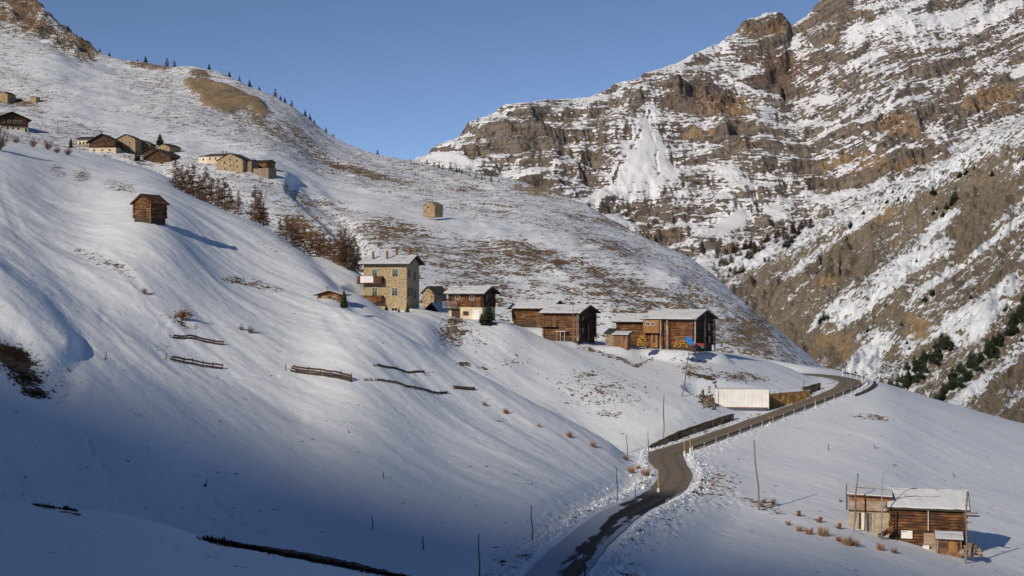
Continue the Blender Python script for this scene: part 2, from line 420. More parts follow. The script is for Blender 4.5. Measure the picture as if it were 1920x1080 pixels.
# cut banks beside the container and above the road
bare += 1.2*blob(P, Yn, 1478, 742, 42, 14)+1.0*blob(P, Yn, 1330, 752, 30, 20, 20)
rw = np.where(rside > 0, 1.0, 0.25)*np.exp(-((rdist-HW-1.0)/0.9)**2)
bare += 0.5*rw*sstep(195, 205, D)
bare += 0.25*lump*(1-sstep(150, 200, D)) + rub*0.12
bare = np.where(D < 88, -0.3, bare)
tone = 0.5*blob(P, Yn, 1478, 742, 50, 18)+0.5*lineband(P, Yn, [(1085, 650), (1195, 687), (1225, 672)], 12)
m_near = land_material('snow_field', 1.4, (0.085, 0.06, 0.042), (0.17, 0.12, 0.075), (0.36, 0.22, 0.09), k=3.0, fine=1.3, zs=2.2, bumpd=0.07, wind=True)
near.mesh('ground', m_near, {'bare': bare, 'tone': tone})
print('near done')

# ================= MIDDLE: open hillside and the left mountain (C)
C_ = [
 (-320, [z(300,10),(640,200),(760,150),(930,80),(1150,-60),(1250,-110),z(1400,180)]),
 (0,    [z(300,-10),(620,245),(760,182),(930,95),(1100,10),(1190,-50),z(1350,150)]),
 (100,  [z(300,-10),(620,265),(750,195),(900,115),(1040,55),(1100,25),z(1300,120)]),
 (150,  [z(300,-20),(610,275),(740,210),(890,140),(1000,100),(1040,77),z(1250,100)]),
 (195,  [z(300,-20),(605,283),(735,220),(870,150),(980,115),(1020,98),z(1250,90)]),
 (270,  [z(300,-30),(600,300),(720,235),(850,172),(960,130),(1000,113),z(1200,80)]),
 (400,  [z(300,-30),(560,332),(660,275),(800,205),(920,150),(960,135),z(1150,80)]),
 (450,  [z(300,-30),(550,338),(655,283),(790,215),(910,162),(945,148),z(1150,70)]),
 (520,  [z(300,-30),(540,365),(640,302),(770,240),(880,195),(925,181),z(1150,60)]),
 (620,  [z(300,-30),(480,445),(590,370),(720,310),(850,268),(900,254),z(1100,20)]),
 (700,  [z(300,-25),(400,500),(500,415),(640,350),(800,303),(860,291),z(1100,0)]),
 (760,  [z(300,-28),(370,540),(470,440),(620,365),(780,315),(840,300),z(1100,0)]),
 (850,  [z(300,-30),(370,555),(450,465),(590,385),(740,335),(810,318),z(1000,0)]),
 (1000, [z(300,-32),(370,575),(440,490),(540,415),(650,370),(740,352),z(950,-20)]),
 (1060, [z(300,-33),(370,580),(430,500),(520,430),(620,388),(700,369),z(900,-20)]),
 (1200, [z(300,-36),(370,592),(420,530),(490,480),(560,453),(620,438),z(800,-30)]),
 (1300, [z(300,-40),(370,604),(410,560),(460,525),(520,504),(570,490),z(750,-50)]),
 (1400, [z(300,-45),(360,650),(400,615),(430,592),(470,577),(500,568),z(650,-70)]),
 (1500, [z(300,-50),(350,700),(380,680),(400,668),(430,658),(455,652),z(600,-90)]),
 (1590, [z(300,-60),(340,780),(360,755),(380,740),(400,728),(420,722),z(600,-110)]),
 (1760, [z(300,-90),(340,900),(360,890),(380,880),(400,870),(420,865),z(600,-150)]),
]
mid = Sheet(np.arange(-310, 1760, 3.0), np.concatenate([np.linspace(300, 700, 300)[:-1], np.linspace(700, 1400, 230)]), C_)
mid.z = blur(blurx(mid.z, 120), 2)
P, D, X = mid.grids(); Y = mid.py()
far = sstep(320, 700, D)
mid.z += (1.0+4.0*far)*fbm(X/75, D/75, 3, 101)+(0.4+0.9*far)*fbm(X/17, D/17, 4, 105)
lowr = blob(P, Y, 1150, 530, 420, 90, 18)
mid.z += lowr*2.4*(ridged(X/26+0.5*fbm(X/40, D/40, 2, 112), D/110, 3, 113)-.4)+lowr*0.8*ridged((X*.9+D*.3)/34, (D-X*.4)/60, 3, 111)
# knoll below the upper hamlet with a shaded right flank
mid.z += 2.5*lineband(P, Y, [(350, 325), (480, 330), (530, 365), (580, 410), (610, 440)], 60)
mid.z -= 3.0*lineband(P, Y, [(560, 360), (610, 410), (645, 440), (690, 500)], 30)
# outcrops
oc = blob(P, Y+6*fbm(P/18,Y/14,3,9), 432, 190, 98, 27, 25)
def poly(P, Y, pts, soft):
    ins = np.zeros(P.shape, bool); dm = np.full(P.shape, 1e9); n_ = len(pts)
    for i in range(n_):
        (x0, y0), (x1, y1) = pts[i], pts[(i+1) % n_]
        c_ = ((y0 > Y) != (y1 > Y)) & (P < (x1-x0)*(Y-y0)/(y1-y0+1e-9)+x0); ins ^= c_
        t_ = np.clip(((P-x0)*(x1-x0)+(Y-y0)*(y1-y0))/((x1-x0)**2+(y1-y0)**2), 0, 1); dm = np.minimum(dm, np.hypot(P-x0-t_*(x1-x0), Y-y0-t_*(y1-y0)))
    return sstep(-soft, soft, np.where(ins, dm, -dm))
oc = poly(P, Y+3*fbm(P/12, Y/9, 3, 9), [(345,156),(368,150),(395,154),(420,162),(450,175),(464,181),(482,188),(508,214),(492,217),(470,207),(446,204),(428,211),(405,206),(380,192),(360,174)], 5)
oc2 = blob(P, Y, 374, 141, 24, 9, 10)
lr = sstep(0, 60, 92-(Y+0.95*np.abs(P-60)*np.where(P > 60, 1.0, 0.25))-10*fbm(P/30, Y/30, 3, 4))*(P < 175)
lr = np.clip(lr+lineband(P, Y, [(0, 5), (60, 40), (110, 70), (160, 97)], 30), 0, 1)
mid.z += 2.2*oc*(0.4+0.6*ridged((X*0.9-D*.25)/11, D/140, 3, 137))+1.0*oc2+lr*(10*ridged(X/45, D/30, 4, 131)-4)
mid.z += lr*6*fbm(X/14, D/12, 4, 133)+oc*0.8*ridged((X-D*.5)/7, D/60, 3, 134)
Y = mid.py()
gy, gx = np.gradient(mid.z)
bare = 0.08+0.26*fbm(P/120, Y/50, 4, 141)+0.10*fbm(P/14, Y/9, 3, 142)
# contour-following turf steps
tc = np.abs(((mid.z/2.2+1.5*fbm(X/30, D/60, 3, 143)) % 1)-0.5)*2
brn = np.zeros(P.shape)
for cx, cy, rx, ry, v, rot in [(755,440,90,34,.46,14),(820,485,90,22,.36,14),(700,435,70,30,.2,0),(950,475,110,40,.52,10),(1000,460,60,40,.30,30),(1130,480,100,40,.68,12),
        (1150,545,110,40,.48,20),(900,540,90,50,.28,10),(1040,575,90,30,.3,10),(1250,560,110,60,.30,25),(1340,610,120,70,.40,30),(1440,650,100,40,.42,28),(1420,600,40,50,.4,30),
        (1010,357,60,11,.95,6),(690,326,95,9,.75,14),(640,310,40,12,.3,10),(870,355,40,7,.5,0),(1100,410,60,8,.4,10),(1170,425,60,10,.4,15),(1250,455,60,10,.6,25),
        (620,380,60,6,.4,0),(700,400,60,10,.3,0),(560,250,40,12,.5,40),(600,290,50,14,.4,40),(280,123,58,8,1.0,7),(500,235,60,14,.36,32),(560,280,60,12,.34,35),(460,225,80,30,.22,25),
        (400,265,60,20,.12,0),(620,430,50,60,.25,45),(560,425,42,26,.9,35),(600,455,40,20,.8,40),(560,370,50,10,.4,40),(150,235,60,6,.6,12),(105,215,60,5,.4,10),(25,190,50,9,.9,8),(300,160,80,30,.10,0),
        (920,560,40,8,.5,30),(1050,492,22,7,1.1,5),(990,520,16,30,.35,-50),(820,310,80,6,.3,4),(780,560,60,30,.2,0),(880,600,60,12,.35,0),(1210,600,60,20,.4,0)]:
    brn += v*blob(P, Y, cx, cy, rx, ry, rot)
bare += brn*(0.72+0.5*(tc-0.5))
bare += 0.95*oc+0.8*oc2+lr*(0.62+0.9*fbm(X/14, D/12, 3, 150))
bare -= 0.5*lineband(P, Y, [(560, 340), (700, 380), (850, 420), (1000, 440), (1150, 490), (1260, 530)], 26)
bare -= 0.35*lineband(P, Y, [(100, 210), (250, 240), (400, 280), (560, 330)], 30)+0.3*blob(P, Y, 150, 160, 140, 50, 20)
tone = 0.9*blob(P, Y, 1010, 357, 60, 14)+0.9*oc+0.3*fbm(X/10, D/60, 3, 171)*oc+0.4*blob(P, Y, 1360, 620, 160, 80, 30)+0.5*blob(P, Y, 150, 100, 20, 14)+0.2
m_mid = land_material('snowy_pasture', 0.5, (0.19, 0.125, 0.07), (0.30, 0.195, 0.105), (0.40, 0.30, 0.18), k=4.2, fine=0.8, zs=2.6, bumpd=0.45)
mid.mesh('hillside', m_mid, {'bare': bare, 'tone': tone})
print('mid done')

# ================= RIGHT SLOPE (E)
E_ = [
 (1250, [z(700,-260),(1400,640),(1500,600),(1700,560),(1850,535),(2000,520),z(2500,-100)]),
 (1330, [z(700,-250),(1300,640),(1450,580),(1600,545),(1750,515),(1900,490),z(2400,-60)]),
 (1420, [z(650,-200),(1150,690),(1300,620),(1450,560),(1600,510),(1750,465),z(2300,-20)]),
 (1500, [z(600,-160),(1000,720),(1150,650),(1300,570),(1480,500),(1680,432),z(2200,0)]),
 (1600, [z(550,-130),(850,760),(1000,680),(1150,580),(1400,480),(1620,391),z(2100,20)]),
 (1700, [z(520,-120),(750,800),(900,700),(1080,570),(1320,450),(1560,345),z(2100,40)]),
 (1800, [z(500,-120),(680,840),(820,710),(1000,560),(1250,420),(1520,289),z(2000,60)]),
 (1920, [z(480,-120),(620,880),(760,740),(950,560),(1200,390),(1480,224),z(2000,90)]),
 (2300, [z(450,-120),(540,1000),(680,800),(860,570),(1100,330),(1400,70),z(1900,150)]),
]
east = Sheet(np.arange(1250, 2290, 2.4), np.linspace(500, 2450, 620), E_)
P, D, X = east.grids(); Y0 = east.py()
S = Y0+0.72*(P-1600)            # across the slanting beds
Tt = (P-1600)-0.72*Y0
sc = sstep(600, 1500, D)
below = sstep(-20, 60, Y0-(225+(1920-P)*0.47))
east.z += below*((5+12*sc)*fbm(Tt/260+1.5*fbm(P/200,Y0/200,2,7), S/70, 3, 201)+(3+8*sc)*ridged(Tt/150, S/22+0.6*fbm(P/60, Y0/60, 2, 8), 4, 205)+(1.0+2.0*sc)*fbm(Tt/16, S/10, 4, 209))
east.z += (1+2*sc)*fbm(X/30, D/30, 3, 215)+below*(2.5+7*sc)*(ridged((P+0.35*Y0)/34+0.6*fbm(P/50, Y0/50, 2, 28), Y0/160, 3, 227)-0.4)+below*(2.0+4.5*sc)*ridged(Tt/90, S/9+0.5*fbm(P/30, Y0/30, 2, 18), 3, 219)
Y = east.py()
dz = np.gradient(east.z, east.d, axis=1); slope = dz
S = Y+0.72*(P-1600); Tt = (P-1600)-0.72*Y
band = fbm(Tt/330, S/26, 3, 221)
bare = 0.50+0.42*band+0.40*fbm(Tt/160, S/9, 3, 225)+0.22*fbm(P/40, Y/40, 3, 223)+0.30*(slope-0.3)
crestY = np.interp(P, [1250,1330,1420,1500,1600,1700,1800,1920,2300], [520,490,465,432,391,345,289,224,70])
ce = sstep(16, 52, Y-crestY+14*fbm(P/30, Y/30, 3, 226))
bare = bare*ce+0.10*(1-ce)
for ln_, w_, v_ in (([(1555,615),(1640,548),(1700,500),(1775,462)],26,.75),([(1470,520),(1560,452),(1650,398)],9,.5),([(1600,712),(1650,640)],34,.6),([(1700,645),(1800,600),(1860,560)],24,.6),([(1670,735),(1740,670),(1790,640)],16,.5),
        ([(1830,620),(1900,520),(1930,480)],24,.6),([(1690,570),(1800,500),(1925,400)],10,.6),([(1790,760),(1870,700),(1925,640)],18,.6),([(1735,445),(1795,395)],14,.6),([(1850,435),(1925,370)],10,.5),([(1480,560),(1540,500)],6,.5),([(1500,640),(1580,560),(1600,545)],5,.5),([(1890,330),(1925,300)],12,.4),([(1850,790),(1925,735)],8,.5),([(1520,610),(1600,530)],4,.5)):
    bare -= v_*lineband(P, Y+5*fbm(P/25, Y/25, 2, 5), ln_, w_)
for cx, cy, rx, ry, v, rot in [(1560,640,50,48,1.3,0),(1680,580,60,14,.8,-38),(1720,620,40,34,.8,30),(1590,500,110,80,.45,-30),(1450,560,100,40,.55,-30),(1640,420,50,22,.5,-35),
        (1840,390,110,55,.75,-42),(1800,460,70,40,.5,-40),(1890,700,70,40,.8,-35),(1870,770,70,25,.6,20),(1420,520,60,25,.3,-30),(1750,650,60,20,.5,-20),(1900,500,40,50,.3,-40),
        (1460,620,80,50,.6,20),(1500,660,50,30,.4,20),(1560,440,50,20,.2,-30),
        (1640,520,160,15,-.85,-36),(1560,580,60,18,-.5,-30),(1620,690,50,45,-.8,0),(1700,700,60,16,-.6,-40),(1750,430,90,9,-.6,-42),(1540,470,90,9,-.55,-38),(1830,620,90,22,-.8,-40),(1850,470,120,12,-.7,-42),
        (1740,560,110,9,-.45,-40),(1800,740,70,12,-.5,-35),(1900,400,60,10,-.6,-42),(1400,500,60,14,-.5,-38)]:
    bare += (0.35 if v < 0 else 0.6)*v*blob(P, Y, cx, cy, rx, ry, rot)
tone = 0.08+0.75*fbm(P/90, Y/60, 3, 231)
for cx, cy, rx, ry in [(1560,640,55,50),(1680,585,60,20),(1720,620,40,34),(1550,530,30,16),(1850,640,60,40),(1640,400,60,30)]: tone += 0.55*blob(P, Y, cx, cy, rx, ry)
m_east = land_material('scrubby_slope', 0.2, (0.25, 0.215, 0.175), (0.40, 0.335, 0.25), (0.55, 0.40, 0.22), k=4.2, fine=0.45, zs=1.8, bumpd=1.5, aniso=((.70,.50,.55), 38.0, 1.9))
east.mesh('valley_slope', m_east, {'bare': bare, 'tone': tone})
print('east done')

# ================= FAR MOUNTAIN (D)
crest = [(640,380),(700,335),(745,296),(765,284),(800,283),(850,250),(900,212),(950,193),(1000,184),(1080,180),(1130,165),(1200,138),(1260,118),(1320,92),(1350,78),(1380,50),
         (1400,34),(1420,25),(1447,16),(1468,22),(1476,30),(1484,44),(1500,34),(1530,4),(1560,-20),(1650,-60),(1800,-50),(1920,-38),(2300,20)]
dpx = np.arange(650, 2290, 2.0)
v = np.linspace(0, 1, 640)
far_d = np.concatenate([np.linspace(1900, 4150, 640), np.linspace(4150, 4800, 30)[1:]])
mount = Sheet(dpx, far_d)
cy = np.interp(dpx, [c[0] for c in crest], [c[1] for c in crest])
cys = cy.copy()
for _ in range(900): cys[1:-1] = (cys[:-2]+2*cys[1:-1]+cys[2:])/4
dc = np.interp(dpx, [650, 750, 1000, 1200, 1500, 1900, 2290], [2900, 2950, 3050, 3250, 3700, 3850, 3900])
base_py = np.interp(dpx, [650, 1100, 1400, 1700, 2290], [470, 560, 610, 600, 560])
zz = np.zeros((len(dpx), len(far_d)))
for i in range(len(dpx)):
    t = (far_d-1950)/(dc[i]-1950)
    g = np.where(t < 1, 0.72*np.clip(t, -.1, 1)+0.28*np.clip(t, 0, 1)**1.8, 1)
    sm = sstep(0.80, 0.97, t); pyc = base_py[i]+(cys[i]*(1-sm)+cy[i]*sm-base_py[i])*g
    zc = (540-pyc)/F*far_d
    ztop = (540-cy[i])/F*dc[i]
    zz[i] = np.where(t < 1, zc, ztop-(far_d-dc[i])*0.7)
mount.z = zz
P, D, X = mount.grids(); Y0 = mount.py()
up = sstep(0, 0.10, 1-(D-1950)/(dc[:, None]-1950))         # 0 at the crest
lowm = sstep(0, 0.05, (D-1950)/(dc[:, None]-1950))
# soft snow aprons and solid cliff country
soft = np.zeros(P.shape)
for cx, cyy, rx, ry, vv, rot in [(1190,290,50,50,.35,55),(1160,330,60,36,.35,0),(1235,300,50,44,.4,50),(1215,235,24,40,.5,0),(1370,408,42,24,1,-30),(1330,440,40,18,.7,0),(840,295,60,14,.9,0),(1010,298,60,10,.8,0),
        (1440,145,0.1,0.1,0,0),(1545,180,40,12,.9,0),(1560,235,30,10,.5,0),(1510,220,40,10,.7,5),(1400,105,60,10,.6,20),(1340,90,40,16,.6,-20),(1250,118,70,12,.9,-15),(1100,183,60,10,.6,0),(1650,60,110,34,.75,-20),(1800,40,120,30,.7,-10),
        (1480,280,30,20,.5,40),(1700,190,70,8,.7,-25),(1650,265,50,7,.6,-32),(1890,135,60,12,.8,0),(1870,190,40,7,.7,-30),(1140,390,40,20,.8,-20),(1290,400,40,18,.4,0),(1560,360,60,12,.6,-10),(1650,350,60,14,.6,-25),(1440,220,16,34,.6,20),
        (1110,355,60,14,.6,-15),(1400,340,50,8,.5,0),(1360,310,30,12,.6,10),(1500,90,26,26,.5,0),(1620,120,50,12,.6,-25),(1490,410,50,12,.5,20),(1450,380,40,10,.5,10),(1390,145,60,7,.8,20),(1740,90,60,16,.5,-10)]:
    if rx > 1: soft += vv*blob(P, Y0, cx, cyy, rx, ry, rot)
soft *= 0.8
for pl in ([(1214,195),(1226,195),(1238,250),(1262,300),(1290,335),(1200,350),(1095,362),(1150,300),(1192,250)],[(1393,378),(1334,431),(1404,429)],[(1158,374),(1098,425),(1172,428),(1192,402)],[(1272,388),(1246,420),(1335,432)],[(800,285),(850,278),(905,300),(880,316),(800,306)],[(1440,292),(1470,285),(1520,330),(1480,320)],[(1345,330),(1375,305),(1400,318),(1420,345),(1380,340)]):
    soft += 0.62*poly(P+5*fbm(P/20, Y0/16, 3, 20), Y0+12*fbm(P/18, Y0/18, 4, 19), pl, 13)
soft *= 0.80+0.45*fbm(P/26, Y0/26, 4, 23)
for gl in ([(1216,215),(1196,262),(1150,320)],[(1222,225),(1228,270),(1236,318)],[(1232,240),(1262,290),(1282,330)]): soft -= 0.45*lineband(P+9*fbm(P/16, Y0/16, 3, 24), Y0, gl, 4.5)
soft = np.clip(soft, 0, 1)
hard = np.zeros(P.shape)
for cx, cyy, rx, ry, vv, rot in [(1330,190,90,44,1,5),(1300,195,60,30,.6,0),(1460,120,36,50,.9,0),(1440,50,50,26,.9,10),(1000,240,90,46,.8,8),(900,255,50,20,.6,-20),(1640,310,110,28,1,-8),(1700,235,80,34,1,-20),(1800,200,90,34,1,-14),(1880,170,60,34,1,0),
        (1500,300,70,40,.6,10),(1380,260,60,40,.6,0),(1130,220,40,26,.5,-20),(1110,280,40,22,.6,-60),(1200,360,90,16,1,8),(1150,360,60,14,.8,5),(1600,90,70,16,.5,-10),(1540,105,50,14,.7,-8),(1280,370,70,24,.6,10),(1260,430,90,28,.7,20),(1420,440,60,30,.5,0),(1560,20,50,40,.8,-30),
        (1720,50,14,12,.6,0),(1820,40,16,10,.6,0),(1200,120,0.1,.1,0,0),(980,312,60,8,.9,3),(1060,325,40,8,.7,10),(1750,135,60,16,.35,-5),(1450,430,100,26,.4,0),(1200,210,30,20,.5,0),(1520,70,40,10,.6,0),(765,290,22,9,1,0),(870,235,60,9,.5,-30)]:
    if rx > 1: hard += vv*blob(P, Y0, cx, cyy, rx, ry, rot)
hard = np.clip(hard, 0, 1)
k = (0.50+0.5*hard)*(1-0.98*soft)
xr = X/1000.0; yr = D/1000.0
wv = fbm(X/420, D/420, 3, 301); w2 = fbm(X/120, D/160, 3, 303)
rib = ridged(X/150+0.9*wv, D/900+mount.z/700, 4, 305)            # spurs and couloirs that run downhill
rib2 = ridged(X/42+1.2*w2, D/300, 4, 307)
zz = mount.z+up*lowm*((30+50*k)*(wv)+(k)*(44*(rib-0.35)+15*(rib2-0.3)))
# rock strata: steps of cliff and ledge
def terr(zv, P_, warp, sharp, amt):
    h = zv/P_+warp; f = h-np.floor(h)
    g = np.where(f < sharp, 0.12*f/sharp, 0.12+0.88*sstep(0, 1, (f-sharp)/(1-sharp))*1.0)
    return zv+amt*((np.floor(h)+g-warp)*P_-zv)
dip = 0.03*X+0.36*np.maximum(X-520, 0)*sstep(520, 900, X)+25*fbm(X/500, D/500, 2, 309)
zt = zz-dip*1.0
a1 = np.clip(k*1.15, 0, 1)
zt = terr(zt, 58.0, 1.5*fbm(X/330, D/500, 3, 311)+0.5*w2, 0.5, a1*(0.70+0.5*fbm(X/200, zt/90, 3, 310)))
zt = terr(zt, 17.0, 1.5*fbm(X/110, D/110, 4, 313), 0.45, np.clip(k-0.03, 0, 1)*(0.6+0.5*fbm(X/90, zt/50, 3, 312)))
zt = terr(zt, 6.5, 1.6*fbm(X/40, D/40, 3, 315), 0.45, np.clip(k, 0, 1)*0.6)
zz = zt+dip
zz += k*up*lowm*(6.5*fbm(X/26, D/30, 4, 321)+3.0*ridged(X/12, D/50, 2, 323))+2.0*(1-0.8*soft)*fbm(X/60, D/60, 3, 325)
crag = np.interp(dpx, [650,740,780,1330,1370,1500,1600,2290], [.2,1,.35,.3,1,1,1,1])[:, None]
zz += (1-up)*crag*(6*ridged(X/38, D/200, 4, 331)-3)
mount.z = zz
Y = mount.py()
dd = np.gradient(far_d)[None, :]
sy = np.gradient(mount.z, axis=1)/dd
sx = np.gradient(mount.z, axis=0)/np.maximum(np.gradient(X, axis=0), 1e-3)
steep = np.sqrt(sx*sx+sy*sy)
bare = -0.285+0.52*steep+0.36*hard-0.60*soft+0.22*fbm(P/70, Y/40, 4, 341)+0.30*fbm(P/16, Y/22, 3, 342)-0.12*sstep(0, 1, (Y<60)*1.0)*(P>1600)
bare += np.where(sx > 0.2, -0.06, 0.04)
tone = 0.20+0.60*fbm(P/80, Y/35, 3, 351)
for cx, cyy, rx, ry, vv in [(1350,200,60,26,.55),(1640,310,100,28,.5),(1700,240,60,40,.5),(1860,180,80,40,.5),(1440,50,40,24,.4),(1320,240,50,30,.3),(1000,230,110,60,-.5),(1250,370,160,40,-.45),(1500,260,80,60,-.3),(1430,410,90,30,-.3),(1680,290,26,20,-.5)]:
    tone += vv*blob(P, Y, cx, cyy, rx, ry)
red = blob(P, Y, 1470, 130, 110, 40)+blob(P, Y, 1300, 180, 80, 30)*.4+blob(P, Y, 1560, 30, 60, 30)*.4

t = NT('far_rock_and_snow')
ab = t.attr('bare'); at = t.attr('tone'); ar = t.attr('red')
bz = t.attr('bedz'); cbb = t.n.new('ShaderNodeCombineXYZ'); sp = t.sep(t.pos())
t.l.new(t.math('MULTIPLY', sp[0], .022), cbb.inputs[0]); t.l.new(t.math('MULTIPLY', sp[1], .022), cbb.inputs[1]); t.l.new(t.math('MULTIPLY', bz, .24), cbb.inputs[2])
n1 = t.noise(cbb.outputs[0], 1, 6, 0.66); n2 = t.noise(t.pos(.11, .11, .11), 1, 4, 0.65)
f = t.ramp(t.math('ADD', ab, t.math('ADD', t.math('MULTIPLY', t.math('SUBTRACT', n1, .5), 2.2), t.math('MULTIPLY', t.math('SUBTRACT', n2, .5), 2.0))), .12, .22)
st = t.noise(t.pos(.06, .03, .006), 1, 5, 0.6)     # vertical streaks
cb2 = t.n.new('ShaderNodeCombineXYZ'); t.l.new(t.math('MULTIPLY', sp[0], .004), cb2.inputs[0]); t.l.new(t.math('MULTIPLY', bz, .07), cb2.inputs[2])
bd = t.noise(cb2.outputs[0], 1, 4, 0.6)    # beds
grey = t.mix(t.ramp(bd, .35, .65), (0.19, 0.16, 0.14), (0.34, 0.29, 0.245))
tan = t.mix(t.ramp(st, .35, .68), (0.30, 0.20, 0.125), (0.52, 0.35, 0.20))
rk = t.mix(t.ramp(t.math('ADD', at, t.math('MULTIPLY', t.math('SUBTRACT', st, .5), 1.2)), .25, .75), grey, tan)
rk = t.mix(t.math('MULTIPLY', ar, 0.6), rk, t.mix(t.ramp(st, .4, .6), (0.22, 0.12, 0.09), (0.30, 0.17, 0.12)))
cr = t.noise(t.pos(.09, .09, .05), 1, 5, 0.7)
rk = t.mix(t.ramp(cr, .34, .52), (0.075, 0.062, 0.055), rk)
t.bump(t.math('MULTIPLY', t.math('ADD', f, 0.12), t.math('ADD', cr, n1)), 10.0, 1.0)
m_far = t.done(t.mix(f, (0.78, 0.81, 0.87), rk), 0.85)
mount.mesh('mountain', m_far, {'bedz': mount.z-dip, 'bare': bare, 'tone': tone, 'red': np.clip(red, 0, 1)})
print('mountain done')

# ================= the hillside behind the viewer, whose crest shades the hollow
nx, ny = 220, 60
bnd = [(-300,640),(0,690),(200,700),(400,712),(600,745),(800,800),(950,850),(1080,890),(1180,918),(1250,937),(1330,948),(1450,975),(1600,1020),(1750,1056),(1920,1082),(2250,1120)]
tanel = math.tan(SUN_EL); hx, hy = -math.sin(SUN_AZ), -math.cos(SUN_AZ)
LB = 1800.0
rid = []
for px, py in bnd:
    p = near.hit(px, py)
    rid.append((p.x+hx*LB, p.y+hy*LB, p.z+tanel*LB))
rx = np.array([r[0] for r in rid]); ry = np.array([r[1] for r in rid]); rzz = np.array([r[2] for r in rid])
print('ridge', [tuple(round(c) for c in r) for r in rid])
order = np.argsort(rx); rx, ry, rzz = rx[order], ry[order], rzz[order]
xs = np.linspace(-4600, 2600, nx)
ryi = np.interp(xs, rx, ry); rzi = np.interp(xs, rx, rzz)
rzi = rzi+np.where(xs < rx[0], (rx[0]-xs)*0.25, 0)-np.where(xs > rx[-1], (xs-rx[-1])*0.15, 0)
rzi = rzi+1.5*fbm(xs/25, xs*0, 3, 401)
co = []; fs = []
for i in range(nx):
    for j in range(ny):
        v_ = j/(ny-1)
        if v_ < 0.7:
            q = v_/0.7; y = 12.6+(ryi[i]-12.6)*q; zc = -4.9+(rzi[i]+4.9)*(0.35*q+0.65*q**2.2) if abs(xs[i]) < 1e9 else 0
            if q < .03: zc = -4.9
            zc += 6*math.sin(q*3.1416)*float(0.6*math.sin(xs[i]/90.0+q*4))
        else:
            q = (v_-0.7)/0.3; y = ryi[i]-500*q; zc = rzi[i]-120*q
        co.append((xs[i], y, zc))
        if i < nx-1 and j < ny-1:
            a = i*ny+j; fs.append((a, a+1, a+ny+1, a+ny))
me = bpy.data.meshes.new('hill_behind'); me.from_pydata(co, [], fs); me.update()
for p in me.polygons: p.use_smooth = True
tb = NT('plain_snow'); tb.bump(tb.noise(tb.pos(.3,.3,.3), 1, 4), 0.2, 0.5)
m_snow = tb.done(tb.mix(tb.noise(tb.pos(.1,.1,.1), 1, 3), (0.69, 0.76, 0.86), (0.78, 0.83, 0.89)), 0.6)
me.materials.append(m_snow)
hb = bpy.data.objects.new('hill', me); COL.objects.link(hb); hb['kind'] = 'structure'
# ================================================================== building helpers
class MB:
    def __init__(self): self.v = []; self.f = []; self.m = []
    def add(self, vs, fs, mi=0):
        b = len(self.v); self.v += [tuple(p) for p in vs]; self.f += [tuple(b+i for i in f) for f in fs]; self.m += [mi]*len(fs)
        return self
    def box(self, x0, x1, y0, y1, z0, z1, M=None, mi=0):
        vs = [Vector(p) for p in ((x0,y0,z0),(x1,y0,z0),(x1,y1,z0),(x0,y1,z0),(x0,y0,z1),(x1,y0,z1),(x1,y1,z1),(x0,y1,z1))]
        if M is not None: vs = [M @ p for p in vs]
        return self.add(vs, [(3,2,1,0),(4,5,6,7),(0,1,5,4),(1,2,6,5),(2,3,7,6),(3,0,4,7)], mi)
    def tube(self, pts, rads, n=6, cap=True, mi=0):
        pts = [Vector(p) for p in pts]
        if not hasattr(rads, '__len__'): rads = [rads]*len(pts)
        rings = []
        for i, p in enumerate(pts):
            d = (pts[min(i+1, len(pts)-1)]-pts[max(i-1, 0)]).normalized()
            a = d.cross(Vector((0, 0, 1)));
            if a.length < 0.1: a = d.cross(Vector((0, 1, 0)))
            a.normalize(); b = d.cross(a)
            rings.append([p+(a*math.cos(2*math.pi*k/n)+b*math.sin(2*math.pi*k/n))*rads[i] for k in range(n)])
        vs = [q for r_ in rings for q in r_]; fs = []
        for i in range(len(pts)-1):
            for k in range(n): fs.append((i*n+k, (i+1)*n+k, (i+1)*n+(k+1) % n, i*n+(k+1) % n))
        if cap: fs.append(tuple(range(n))); fs.append(tuple(reversed(range((len(pts)-1)*n, len(pts)*n))))
        return self.add(vs, fs, mi)
    def build(self, name, mat, parent=None, smooth=False, label=None):
        me = bpy.data.meshes.new(name); me.from_pydata(self.v, [], self.f)
        for m in (mat if isinstance(mat, (list, tuple)) else [mat]): me.materials.append(m)
        for p, mi in zip(me.polygons, self.m): p.material_index = mi; p.use_smooth = smooth
        me.update(); o = bpy.data.objects.new(name, me); COL.objects.link(o)
        if parent is not None: o.parent = parent
        if label: o['label'] = label
        return o
def tag(o, label, cat, group=None, kind=None):
    if label: o['label'] = label
    if cat: o['category'] = cat
    if group: o['group'] = group
    if kind: o['kind'] = kind
    return o
def empty(name, loc, rz, label, cat, group=None):
    o = bpy.data.objects.new(name, None); COL.objects.link(o); o.location = loc; o.rotation_euler = (0, 0, rz)
    o.empty_display_size = 0.3
    return tag(o, label, cat, group)
def kids(o): return [c for c in COL.objects if c.parent == o]
def copy_tree(o, ch, loc, rz, sc, label, group=None):
    c = o.copy(); COL.objects.link(c); c.location = loc; c.rotation_euler = (0, 0, rz); c.scale = (sc, sc, sc) if not hasattr(sc, '__len__') else sc
    c['label'] = label
    if group: c['group'] = group
    for k in ch:
        d = k.copy(); COL.objects.link(d); d.parent = c
    return c

